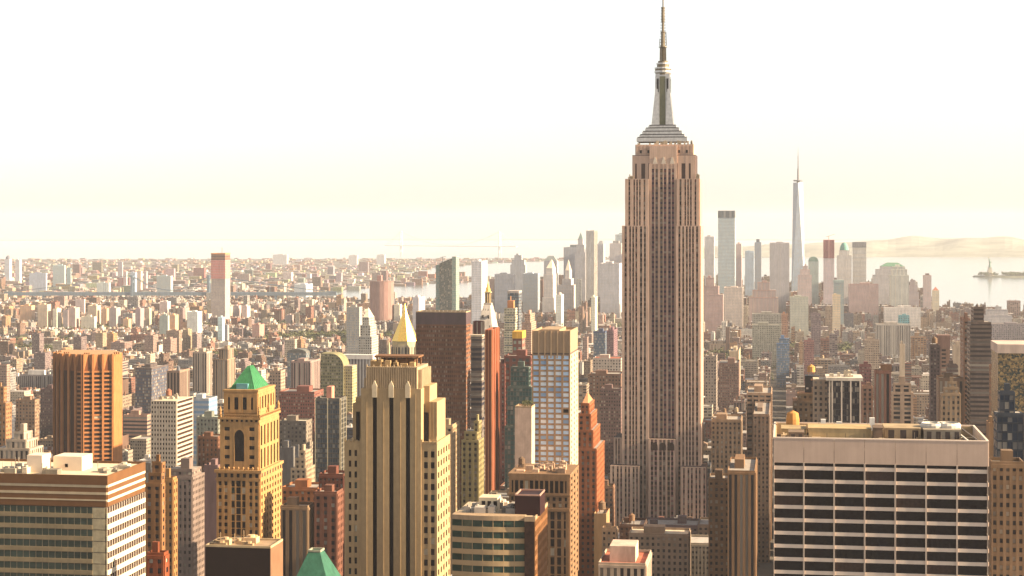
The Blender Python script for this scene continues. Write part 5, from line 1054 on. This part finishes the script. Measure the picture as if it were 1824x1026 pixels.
    for px, h in ((1462,3.2),(1549,4),(1490,2.4)):
        q = MB(); x = X(px, 42); q.box(x, x+1.8, 42, 43.5, zt-2, zt+h-1.5, (0.7,0.66,0.6)); q.bar((x-.7,42,zt-3), (x-.7,42,zt+h), .1, (0.2,0.2,0.2), 4); q.build('white_vent', None, o)
    clutter(o, X(1385), X(1740), 5, 40, zr, 70, 21, (0.4,0.3,0.2), 1.8)
right_office()
def dark_roofed():
    f = F(366, 481, 600); w = f.w; L = f.side(503); zt = f.z(977); o = f.thing('building', 'dark flat roofed block with brown side, below the green topped tower', depth=L, ytop=972, ybot=1100, xs=503, short='the dark block at the bottom')
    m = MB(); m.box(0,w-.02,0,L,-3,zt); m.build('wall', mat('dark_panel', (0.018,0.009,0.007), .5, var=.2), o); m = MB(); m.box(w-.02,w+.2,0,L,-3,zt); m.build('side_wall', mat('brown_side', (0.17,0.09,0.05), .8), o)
    m = MB(); parapet(m, 0, w+.2, 0, L, zt, .7, .5, (0.42,0.3,0.17)); m.build('parapet', None, o); m = MB(); m.box(.5,w-.5,.5,L-.5,zt-.6,zt+.05,(0.3,0.2,0.12)); m.build('roof', None, o)
    clutter(o, 1, w-3, 1.5, L-3, zt, 10, 31, (0.4,0.27,0.15), 1.2)
dark_roofed()
def green_mansard():
    f = F(522, 584, 560); w = f.w; o = f.thing('building', 'block with steep green copper mansard roof at the bottom edge', depth=16, ytop=985, ybot=1100, short='the green mansard')
    z0, z1 = f.z(1045), f.z(990); m = MB(); m.box(0,w,0,16,-3,z0,TAN,S_GRID); m.build('wall', None, o); q = MB(); a = f.lx(541); b = f.lx(562)
    q.frustum(q.rect(-.3,w+.3,-.3,16.3,z0), q.rect(a,b,5.5,10,z1)); q.build('mansard_roof', mat('copper_dark', (0.03,0.095,0.06), .6, var=.25, streak=.5, scale=.7), o); q = MB(); parapet(q, a, b, 5.5, 10, z1, .6, .4, (0.3,0.28,0.2), .2); q.build('roof_rim', None, o)
green_mansard()
T('rust brown ornate tower right beside the left foreground office', 259,285,291, 846,990, 800, (0.27,0.14,0.06), S_GRID, tiers=[(259,287,862,0),(262,285,845,2),(266,282,826,4)], short='the rust brown ornate tower')
T('orange tan slab behind the rust brown ornate tower', 290,308,315, 855,975, 850, (0.36,0.20,0.08), S_GRID)
T('grey brown stone tower with dark top cornice left of the green topped tower', 293,342,363, 842,965, 880, (0.22,0.175,0.155), S_FINE, tiers=[(293,342,850,0),(296,340,838,2)], short='the grey brown stone tower')
T('plain mauve slab squeezed beside the green topped tower', 363,388,0, 832,965, 1000, (0.20,0.13,0.13), S_NONE, short='the plain mauve slab')
T('deep red brick low block at the bottom left beside the office', 262,292,300, 990,1100, 640, (0.24,0.07,0.03), S_GRID)
T('tan pilastered block at the right foot of the green topped tower', 500,548,560, 905,970, 900, (0.27,0.19,0.12), S_VERT, short='the tan pilastered block')
T('orange brick block above the tan pilastered block', 502,566,0, 872,905, 1010, (0.32,0.13,0.055), S_GRID)
T('dark red brick tower left of the central stone tower', 568,612,0, 848,985, 900, (0.17,0.065,0.045), S_FINE, short='the dark red brick tower')
T('tan block rising beside the dark red brick tower', 560,600,0, 880,985, 860, (0.2,0.09,0.06), S_GRID)
T('white roofed low wide building in front of the art deco skyscraper', 1120,1226,0, 955,1000, 1060, (0.36,0.28,0.21), S_GRID, roof=(0.55,0.45,0.33), L=22)
T('tan blank lift tower left of the white roofed building', 1058,1080,1086, 918,990, 1120, (0.40,0.26,0.14), S_NONE, extra=[('tank',.5)])
T('cream stepped block with dark openings left of the white roofed building', 1072,1098,1100, 944,990, 1080, (0.46,0.34,0.23), S_GRID)
T('white framed penthouse block with red terrace at the bottom edge', 1066,1150,1160, 1008,1100, 800, (0.52,0.42,0.33), S_VERT, roof=(0.4,0.12,0.07), extra=[('box',980,(0.5,0.36,0.28),(.2,.75))], short='the penthouse block with red terrace')
# ---- right side
T('dark grey banded apartment tower with stepped crown at the right', 1728,1766,0, 579,755, 1250, (0.165,0.13,0.115), (60,3.2,1,.5,(0.05,0.04,0.04)), tiers=[(1728,1766,581,0),(1729,1766,575,1),(1735,1753,548,3)], extra=[('spire',542,(0.12,0.1,0.09),1.5)], L=24, short='the dark banded tower')
T('orange balconied lower block touching the left flank of the dark banded tower', 1716,1728,0, 570,755, 1290, (0.28,0.175,0.13), S_BALC, L=24)
T('tall dark tower with plain brown cap left of the dark banded tower', 1657,1674,1676, 617,755, 1500, (0.10,0.075,0.08), S_FINE, extra=[('tank',.5)], short='the tall dark tower with brown cap')
T('brown capped pale striped tower joined to the tall dark tower', 1670,1692,1694, 600,690, 1530, (0.27,0.18,0.14), (7,3.3,.35,.5,DARK), extra=[('band',620,(0.20,0.12,0.095))])
T('dark brown stub tower right of the pale striped tower', 1688,1706,0, 652,700, 1440, (0.12,0.09,0.085), S_BAND)
T('pale stone tower with white stepped crown before the tall dark tower', 1677,1711,0, 705,757, 1150, (0.35,0.26,0.17), S_GRID, tiers=[(1677,1711,702,0),(1682,1709,692,2),(1689,1706,682,4)], short='the pale white crowned tower')
T('olive tan block behind the pale white crowned tower', 1672,1716,0, 676,757, 1260, (0.25,0.17,0.115), S_VERT, L=20)
T('white cream tall slab right of the capped tower', 1698,1718,0, 617,665, 2100, (0.50,0.41,0.31), S_NONE)
def mirror():
    f = F(1778, 1870, 880); w = f.w; o = f.thing('office_tower', 'mottled gold and teal mirror glass tower with pale pink cap at the right edge', depth=30, ytop=612, ybot=790, short='the mirror glass tower')
    m = MB(); zt = f.z(630); m.box(0,w,0,30,-3,zt,(0.3,0.2,0.1)); mt = mat('painted_mirror_glass', (0.32,0.25,0.12), .25, .3, var=.5, scale=.22); t = mt.node_tree; b = t.nodes['Principled BSDF']
    vo = t.nodes.new('ShaderNodeTexVoronoi'); vo.inputs['Scale'].default_value = 1.2; tc = t.nodes.new('ShaderNodeTexCoord'); t.links.new(tc.outputs['Object'], vo.inputs['Vector'])
    cr = t.nodes.new('ShaderNodeValToRGB'); e = cr.color_ramp.elements; e[0].color = (0.045,0.06,0.06,1); e[1].color = (0.36,0.25,0.12,1); e[0].position = .25; e[1].position = .8; x = e.new(.5); x.color = (0.17,0.12,0.07,1)
    sx = t.nodes.new('ShaderNodeSeparateColor'); t.links.new(vo.outputs['Color'], sx.inputs[0]); t.links.new(sx.outputs[0], cr.inputs[0]); t.links.new(cr.outputs[0], b.inputs['Base Color'])  # mottled reflections painted into the base colour as cells
    m.build('wall', mt, o); m = MB(); m.box(-.3,w+.3,-.3,30.3,zt,f.z(614),(0.50,0.38,0.31)); m.build('cap', None, o)
    m = MB(); pl = front(0)
    for k in range(24): pl.box(m, 0, w, 0, .12, zt-4-k*3.6, zt-3.6-k*3.6, (0.12,0.10,0.07))
    m.build('floor_lines', None, o)
mirror()
T('navy blue lower glass block before the mirror glass tower', 1776,1822,0, 738,900, 700, (0.06,0.075,0.10), (1.8,3.5,.85,.8,(0.03,0.045,0.07)), tiers=[(1776,1822,738,0),(1782,1808,700,3)], short='the navy lower glass block')
T('orange edged narrow block between the dark banded tower and the mirror tower', 1766,1776,0, 655,780, 1050, (0.30,0.17,0.1), S_GRID)
T('small tan box at the right end of the broad white office slab', 1762,1776,0, 758,830, 800, (0.32,0.2,0.11), S_NONE)
T('tan gridded block with yellow trees on its roof at the lower right corner', 1766,1824,0, 828,1100, 640, (0.24,0.17,0.11), S_FINE, short='the lower right corner block')
T('brick red striped tower left of the cream balconied block', 1558,1586,1590, 663,757, 1300, (0.25,0.13,0.10), S_VERT, extra=[('box',650,(0.3,0.15,0.08),(.4,1.1))], short='the brick red striped tower')
T('cream balconied block with wide openings', 1591,1622,1626, 686,757, 1240, (0.42,0.32,0.24), S_BALC, tiers=[(1588,1626,700,0),(1592,1622,684,2)], short='the cream balconied block')
T('plum brick slab behind the black and white striped tower', 1531,1552,1554, 652,690, 1700, (0.22,0.10,0.10), S_FINE)
T('tan ribbed block right of the black and white striped tower', 1536,1554,0, 690,757, 1350, (0.30,0.19,0.14), S_GRID)
def striped():
    f = F(1474, 1534, 1150); w = f.w; o = f.thing('office_tower', 'black tower with white vertical piers and white roof edge', depth=26, ytop=672, ybot=757, short='the black and white striped tower')
    zt = f.z(673); m = MB(); m.box(0,w,0,26,-3,zt-2,(0.05,0.045,0.05),(1.3,3.7,.8,.8,(0.02,0.02,0.025))); m.build('wall', None, o); m = MB()
    m.box(-1,w+1,-1,27,zt-2,zt,(0.55,0.47,0.38),bottom=True); m.build('roof_slab', None, o)
    for k, u in enumerate((.06,.14,.42,.69,.97)):
        q = MB(); q.box(w*u-.45, w*u+.45, -.9, 0, 0, zt-2, (0.56,0.47,0.38)); q.build('pier', None, o)
    q = MB(); q.box(-9, w*.5, 6, 24, -3, f.z(676,0,6), (0.32,0.24,0.17), S_GRID, roof=(0.45,0.36,0.26)); q.build('rear_wing', None, o); clutter(o, 1, w-3, 2, 22, zt, 8, 41)
striped()
T('brown block with orange terrace roof below the black box', 1412,1490,0, 703,757, 1180, (0.24,0.18,0.12), S_GRID, roof=(0.42,0.2,0.1), tiers=[(1412,1488,716,0),(1420,1486,703,2)], L=26, short='the terrace roofed block')
def black_box():
    f = F(1434, 1459, 1188); w = f.w; o = f.thing('mechanical_tower', 'black windowless box tower rising over the terrace roofed block', cat='tower', depth=12, ytop=670, ybot=703, short='the black box')
    m = MB(); m.box(0,w,6,16,-3,f.z(671)); m.build('wall', mat('black_metal', (0.02,0.018,0.022), .5, var=.2), o); q = MB(); q.box(w*.42,w*.55,5.9,6,f.z(679),f.z(676),(0.4,0.2,0.1)); q.box(w*.1,w*.25,5.9,6,f.z(695),f.z(692),(0.5,0.45,0.4)); q.build('vent', None, o)
    water_tank(o, w*.45, 11, f.z(671), 2.6, 3.4, (0.42,0.22,0.07))
black_box()
for lb, xl, xr, xs, yt, yb, D, c, s in [
    ('grey stone wide block with colonnade right of the art deco skyscraper',1256,1276,1278,636,690,2100,(0.32,0.27,0.23),S_GRID),
    ('pinkish brown brick slab behind rooftops right of the art deco skyscraper',1280,1316,1318,648,680,2200,(0.22,0.135,0.11),S_FINE),
    ('cream tower block among the roofs right of the art deco skyscraper',1299,1316,1319,627,650,2500,(0.42,0.31,0.2),S_NONE),
    ('cream and red gridded block with dark roof sheds left of the terrace roofed block',1330,1374,1378,702,755,1500,(0.42,0.30,0.21),S_WIDE),
    ('brown arcaded block with slate mansard at the foot of the art deco skyscraper, right side',1267,1320,1322,750,800,1350,(0.30,0.22,0.15),S_GRID),
    ('beige block below the gridded block with dark roof sheds',1342,1370,1372,740,800,1400,(0.28,0.21,0.16),S_GRID),
    ('tan slab with yellow green roof edge left of the broad white office slab',1262,1300,1302,856,1000,1050,(0.26,0.17,0.1),S_GRID),
    ('orange tan block with ribbed front left of the broad white office slab',1296,1345,1348,842,1000,1000,(0.27,0.165,0.09),S_VERT),
    ('plum brick apartment slab right of the blue glass block',1432,1450,1455,608,645,2700,(0.27,0.13,0.12),S_FINE),
    ('tan sunlit slab left of the plum brick apartment slab',1423,1430,1437,612,645,2750,(0.4,0.25,0.15),S_FINE),
    ('cream block with brown face right of the green quarter',1541,1566,1572,607,640,2500,(0.36,0.27,0.2),S_FINE),
    ('narrow cream slab right of the green quarter',1603,1612,1617,615,655,2350,(0.5,0.38,0.26),S_NONE),
    ('white arcaded wide low block above the blue glass block',1340,1392,1395,580,600,3300,(0.30,0.28,0.22),S_GRID)]:
    T(lb, xl, xr, xs, yt, yb, D, c, s)
# ================================================================ THE REST OF THE CITY
rnd = random.Random(77)
PAL = [((0.30,0.215,0.15),'tan'),((0.40,0.33,0.25),'cream'),((0.22,0.10,0.07),'red brick'),((0.15,0.09,0.065),'brown'),((0.25,0.23,0.215),'grey'),((0.52,0.47,0.41),'white'),
       ((0.34,0.19,0.10),'orange brick'),((0.20,0.145,0.14),'mauve'),((0.30,0.20,0.165),'pinkish'),((0.10,0.10,0.115),'slate')]
PW = [18,17,15,14,9,9,6,11,10,4]
STY = [(S_GRID,'small square windows'),(S_FINE,'fine rows of windows'),(S_WIDE,'wide windows'),(S_BAND,'window bands'),(S_VERT,'vertical window strips'),(S_NONE,'a blank front')]
SW = [34,30,12,7,8,6]
FEATS = [('none','a bare flat roof'),('tank','a wooden water tank'),('pent','a small roof hut'),('two','two roof huts'),('setback','a set back top floor'),('units','roof machines'),('gable','a pitched roof hut'),('chimney','tall chimneys')]
def px_of(x, y, z): return (CX+x/y*FPX, EYE+(CAMZ-z)/y*FPX)
def hmax(x, D, px):
    if D < 1000: return 40, 75
    if D < 1400: return 30, 84
    if D < 2000: return 26, 76
    if D < 2800: return 16, 58
    if D < 4300: return (9, 27) if px < 1240 else (9, 34)
    if 880 < px < 1660 and D < 6200: return 25, 95
    if D < 5400: return 10, 40
    return 8, 26
items = []
AVE = 26
SPANX = 0.30
parks = [gpt(*p)+(r,) for p, r in (((40,628),110),((150,590),110),((60,612),90),((597,606),170),((545,612),100),((1500,628),130),((1330,640),110),((1300,655),60),((380,640),90),((440,583),120),((1180,590),150),((1370,548),120))]
def blocks():
    v = 800.0
    while v < 6600:
        pitch = 80 if v < 6000 else 110; dep = (pitch-17)/2
        u = -2600.0+rnd.random()*5-100*(int(v/80) % 3 == 0)*0
        # block rows are continuous, avenues every 230 m
        k = 0; u = -2760.0
        while u < 2900:
            ue = u+204
            x = u
            for row in (0, 1):
                x = u
                while x < ue-8:
                    cx, cy = from_grid(x, v)
                    big = cy < 2600
                    wd = rnd.choice((12,16,22,28,36)) if big else rnd.choice((8,11,15,20,32))
                    wd = min(wd, ue-x)
                    yield x, v+row*dep, wd, dep
                    x += wd
            u += 230
        v += pitch
def overlaps(u0, u1, v0, v1):
    for h in HEROES:
        if u0 < h['u1'] and u1 > h['u0'] and v0 < h['v1'] and v1 > h['v0']: return True
    return False
for (u, v, wd, dp) in blocks():
    cx, cy = from_grid(u+wd/2, v+dp/2)
    if cy < 840 or abs(cx) > cy*0.31+40: continue
    px, py = px_of(cx, cy, 0)
    if inpoly(cx, cy, RIVER) or inpoly(cx, cy, BAY): continue
    if any((cx-p[0])**2+(cy-p[1])**2 < p[2]**2 for p in parks): continue
    if overlaps(u-.5, u+wd+.5, v-.5, v+dp+.5): continue
    lo, hi = hmax(cx, cy, px); h = lo+(hi-lo)*rnd.random()**2.6
    if cy > 2800 and rnd.random() < .035: h = min(60, h*2+12)
    if rnd.random() < .02: continue
    # keep what the photograph shows of the listed towers free
    x0, _ = px_of(*from_grid(u, v), 0); x1, _ = px_of(*from_grid(u+wd, v), 0); zb = drop(cx, cy); near = cy-dp
    for hh in HEROES:
        if hh['D'] > near and x0 < hh['xr']+2 and x1+4 > hh['xl']-2:
            zmax = CAMZ-(hh['yb']-EYE)/FPX*(near) - zb
            if h > zmax: h = zmax
    if h < 6: continue
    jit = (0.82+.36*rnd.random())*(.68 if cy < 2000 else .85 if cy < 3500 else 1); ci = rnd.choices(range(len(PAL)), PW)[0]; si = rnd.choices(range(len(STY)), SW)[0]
    if cy > 2800 and STY[si][0] is S_BAND: si = 1
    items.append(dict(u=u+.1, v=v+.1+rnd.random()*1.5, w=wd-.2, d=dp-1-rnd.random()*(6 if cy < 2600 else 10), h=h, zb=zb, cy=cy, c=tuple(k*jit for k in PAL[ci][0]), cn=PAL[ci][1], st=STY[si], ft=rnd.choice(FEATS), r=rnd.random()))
# visible size on a coarse depth raster: the 220 that show largest become things of their own
Wd, Hd = 456, 257; zbuf = np.full((Hd, Wd), -2, dtype=np.int32)
order = [(h['D'], -1, (h['xl'], h['xr'], h['yt'], min(h['yb'], 1100))) for h in HEROES]
for i, b in enumerate(items):
    X, Y = from_grid(b['u'], b['v']); X2, Y2 = from_grid(b['u']+b['w'], b['v']); X3, Y3 = from_grid(b['u']+b['w'], b['v']+b['d'])
    xs = [px_of(X, Y, 0)[0], px_of(X2, Y2, 0)[0], px_of(X3, Y3, 0)[0]]; yt = px_of(X3, Y3, b['h']+b['zb'])[1]; yb = px_of(X, Y, b['zb'])[1]
    b['box'] = (min(xs), max(xs), yt, yb); order.append((b['cy'], i, b['box']))
order.sort()
for D, i, (a, b_, t, bt) in order:
    x0, x1, y0, y1 = max(0, int(a/4)), min(Wd, int(math.ceil(b_/4))), max(0, int(t/4)), min(Hd, int(math.ceil(bt/4)))
    if x1 <= x0 or y1 <= y0: continue
    s = zbuf[y0:y1, x0:x1]; s[s == -2] = i
cnt = np.bincount(zbuf[zbuf >= 0].ravel(), minlength=len(items))
rank = [int(i) for i in np.argsort(-cnt) if cnt[i] > 0]
NIND = 205
single = set(rank[:NIND])
def add_building(mb, ro, b, x, y, z):
    w_, d_, h = b['w'], b['d'], b['h']; c = b['c']; st = b['st'][0]; rc = tuple(min(.6, k*(.6+.9*b['r'])+.05) for k in (0.24,0.21,0.185))
    mb.box(0, w_, 0, d_, -2, h, c, st, roof=False)
    ro.box(.4, w_-.4, .4, d_-.4, h-1, h-.5, rc)
    return rc
SHORT = [h for h in HEROES if h['short']]
cands = {}
for i in sorted(single, key=lambda i: items[i]['cy']):
    b = items[i]; x, y = from_grid(b['u'], b['v']); o = empty('city_building', (x, y, b['zb']), -AG)
    w_, d_, h, c = b['w'], b['d'], b['h'], b['c']; mb = MB(); ro = MB(); ft = b['ft'][0]
    if ft == 'setback':
        h1 = h-6; mb.box(0, w_, 0, d_, -2, h1, c, b['st'][0], roof=False); mb.box(2.5, w_-2.5, 3, d_-3, h1, h, c, b['st'][0], roof=ROOF); ro.box(.4, w_-.4, .4, d_-.4, h1-.9, h1-.4, ROOF); parapet(ro, 0, w_, 0, d_, h1, .9, .35, c)
    else:
        add_building(mb, ro, b, x, y, 0); near_(mb, 0, w_, 0, d_, -2, h, b['st'][0], c, b['cy']); parapet(ro, 0, w_, 0, d_, h, 1.0, .35, c); mb.box(-.25, w_+.25, -.3, 0, h-1.1, h-.4, tuple(min(.6, k*1.15) for k in c), bottom=True)
    mb.build('wall', None, o); po = ro.build('roof', None, o); q = random.Random(i)
    def hut(a, bb, s, hh, gable=False):
        m = MB(); m.box(a, a+s, bb, bb+s*.9, h-.6, h+hh, tuple(k*.85 for k in c))
        if gable: m.frustum(m.rect(a-.3,a+s+.3,bb-.3,bb+s*.9+.3,h+hh), m.rect(a+s*.45,a+s*.55,bb,bb+s*.9,h+hh+1.8), (0.2,0.13,0.09))
        m.build('roof_hut', None, po)
    if ft == 'tank': water_tank(po, w_*(.25+.5*q.random()), d_*.4, h-.5, 2.0, 3.6, (0.2,0.12,0.07) if b['r'] < .6 else (0.36,0.26,0.16)); hut(w_*.1, d_*.5, min(5, w_*.3), 3)
    if ft in ('pent', 'gable'): hut(w_*(.2+.4*q.random()), d_*.3, min(7, w_*.35), 3.5, ft == 'gable')
    if ft == 'two': hut(w_*.1, d_*.2, min(5, w_*.3), 3); hut(w_*.6, d_*.5, min(6, w_*.3), 4.5)
    if ft in ('units', 'none'): pass
    if ft == 'units': clutter(po, 1, w_-2, 1, d_-2, h-.5, 5, i, (0.4,0.36,0.3), 1.6)
    if ft == 'chimney':
        for k in range(2): m = MB(); m.box(w_*(.2+.45*k), w_*(.2+.45*k)+1.2, d_*.6, d_*.6+1.2, h-.5, h+4.5, (0.25,0.12,0.08)); m.build('chimney', None, po)
    # the label: looks first, then the nearest thing one can find
    cxp = (b['box'][0]+b['box'][1])/2; cyp = b['box'][2]; form = 'tall narrow' if h > w_*2.2 else ('tall' if h > 50 else ('low wide' if w_ > 28 and h < 30 else ('low' if h < 22 else ('wide' if w_ > 28 else 'mid height'))))
    best = []
    for hh in SHORT:
        mx, my = (hh['xl']+hh['xr'])/2, (hh['yt']+min(hh['yb'], 1020))/2
        dx, dy = cxp-mx, cyp-my; best.append((math.hypot(max(0, abs(dx)-(hh['xr']-hh['xl'])/2), dy*.8), hh, dx))
    best.sort(key=lambda t: t[0]); lab = None
    for d_0, hh, dx in best[:9]:
        rel = ('left of ' if dx < -(hh['xr']-hh['xl'])*.4 else 'right of ' if dx > (hh['xr']-hh['xl'])*.4 else ('behind ' if b['cy'] > hh['D'] else 'in front of '))
        for l in (f"{form} {b['cn']} building with {b['ft'][1]} {rel}{hh['short']}", f"{form} {b['cn']} building with {b['st'][1]}, {rel}{hh['short']}"):
            if len(l.split()) > 16: l = l.replace('building with a ', 'building, ').replace('building with ', 'building, ').replace('in front of ', 'before ')
            if l not in cands and len(l.split()) <= 16: lab = l; break
        if lab: break
    if lab is None: lab = f"{form} {b['cn']} building with {b['ft'][1]} and {b['st'][1]}"
    lab = ' '.join(lab.split()[:16]); cands[lab] = 1
    tag(o, lab, 'building', 'lower buildings of the city')
# all further buildings: one object
mb = MB()
for i, b in enumerate(items):
    if i in single: continue
    x, y = from_grid(b['u'], b['v']); u0, v0 = b['u'], b['v']; h, zb = b['h'], b['zb']; s0 = len(mb.v); q = random.Random(i)
    w_, d_, c = b['w'], b['d'], b['c']; rc = tuple(min(.65, k*(.3+2.2*b['r']**2)+.04) for k in (0.24,0.21,0.185))
    mb.box(u0, u0+w_, v0, v0+d_, zb-2, zb+h, c, b['st'][0], roof=rc)
    for k in range(q.choice((2,3,4,5)) if b['cy'] < 4500 else q.choice((1,2))):
        a, e = u0+w_*.7*q.random(), v0+d_*.6*q.random(); s = 2+3.5*q.random(); t = q.random(); cc = c if t < .4 else ((0.55,0.5,0.44) if t < .65 else (0.16,0.10,0.07))
        mb.box(a, min(u0+w_, a+s), e, e+s, zb+h-.1, zb+h+1.5+4*q.random(), cc)
    if b['cy'] < 2600: mb.box(u0, u0+w_, v0-.2, v0, zb+h-1, zb+h+.8, c)
# Brooklyn and beyond, coarser
v = 5600
rb = random.Random(5)
while v < 15500:
    st_ = 46+(v-5600)*.011; u = -v*.32
    while u < v*.33:
        x, y = u+rb.random()*20, v+rb.random()*st_*.6; u += st_*(.9+.7*rb.random())
        if inpoly(x, y, RIVER) or inpoly(x, y, BAY) or inpoly(x, y, OCEAN): continue
        px, _ = px_of(x, y, 0)
        if px > 1560 or (px > 860 and y < 9000): continue
        if y < 6700: continue
        if (px > 1180 and y > 14000): continue
        w_, d_, h = 18+rb.random()*34, 18+rb.random()*20, 7+22*rb.random()**3.2
        if y > 9000: h = min(h, 13)
        if y < 10500 and rb.random() < .03: h = 35+30*rb.random()
        gu, gv = to_grid(x, y); ci = rb.choices(range(len(PAL)), PW)[0]; c = tuple(k*(.8+.5*rb.random()) for k in PAL[ci][0])
        r = .1+.5*rb.random()**.8; mb.box(gu, gu+w_, gv, gv+d_, drop(x, y)-2, drop(x, y)+h, c, S_FINE, roof=(r, r*.92, r*.85))
    v += st_
P = np.array(mb.v); N2 = np.stack([P[:,0]*RX+P[:,1]*GX, P[:,0]*RY+P[:,1]*GY, P[:,2]], 1); mb.v = [tuple(p) for p in N2.tolist()]
so_ = mb.build('city_blocks'); tag(so_, 'endless carpet of small low city buildings filling the plain', 'buildings', kind='stuff')

# trees: parks, courts and street trees, as one mass of leaf clumps
def clump(mb, x, y, z, r, n, q):
    for k in range(n):
        a, b, t = q.random()*6.283, q.random()*2-1, q.random()**.5*r; s = r*.30*(.6+.8*q.random()); e = math.sqrt(1-b*b)
        px, py, pz = x+t*e*math.cos(a), y+t*e*math.sin(a), z+r*.9+t*b*.8; a2 = q.random()*6.283
        mb.face([(px+s*math.cos(a2), py+s*math.sin(a2), pz-s*.3), (px-s*math.sin(a2), py+s*math.cos(a2), pz), (px-s*math.cos(a2)*.8, py-s*math.sin(a2)*.8, pz+s*.7), (px+s*math.sin(a2), py-s*math.cos(a2), pz+s*.4)])
mb = MB(); q = random.Random(4)
for (x, y, r) in parks:
    if y > 6500: continue
    for k in range(int(min(r,260)**2*3.14/260)):
        a, t = q.random()*6.283, q.random()**.5*r; X, Y = x+t*math.cos(a), y+t*math.sin(a); clump(mb, X, Y, drop(X,Y)+3, 5+3.5*q.random(), 16, q)
        mb.bar((X,Y,drop(X,Y)), (X,Y,drop(X,Y)+7), .4, n=4)
for k in range(800):
    Y = 1200+4300*q.random(); X = (q.random()-.5)*.6*Y; u, v = to_grid(X, Y); v = round((v-800)/80)*80+800-8.5; X, Y = from_grid(u, v)
    if Y > 900 and not inpoly(X, Y, RIVER) and not inpoly(X, Y, BAY): clump(mb, X, Y, drop(X,Y)+2, 3.5+2.5*q.random(), 12, q)
t = mb.build('city_trees', mat('foliage', (0.075,0.078,0.03), .8, var=.5, scale=.05)); tag(t, 'green tree crowns of parks and streets between the low buildings', 'trees', kind='stuff')

# ================================================================ HAZE
hb = MB(); hb.box(-22000, 22000, -900, 40500, -125, 470, bottom=True); hm = bpy.data.materials.new('haze'); hm.use_nodes = True; t = hm.node_tree; t.nodes.clear()
pv = t.nodes.new('ShaderNodeVolumePrincipled'); pv.inputs['Color'].default_value = (0.72, 0.71, 0.73, 1); pv.inputs['Density'].default_value = HAZE; pv.inputs['Anisotropy'].default_value = 0.0
out = t.nodes.new('ShaderNodeOutputMaterial'); t.links.new(pv.outputs[0], out.inputs['Volume'])
hz = hb.build('haze', hm); hz['kind'] = 'stuff'; hz['label'] = 'pale warm haze lying over the whole city'
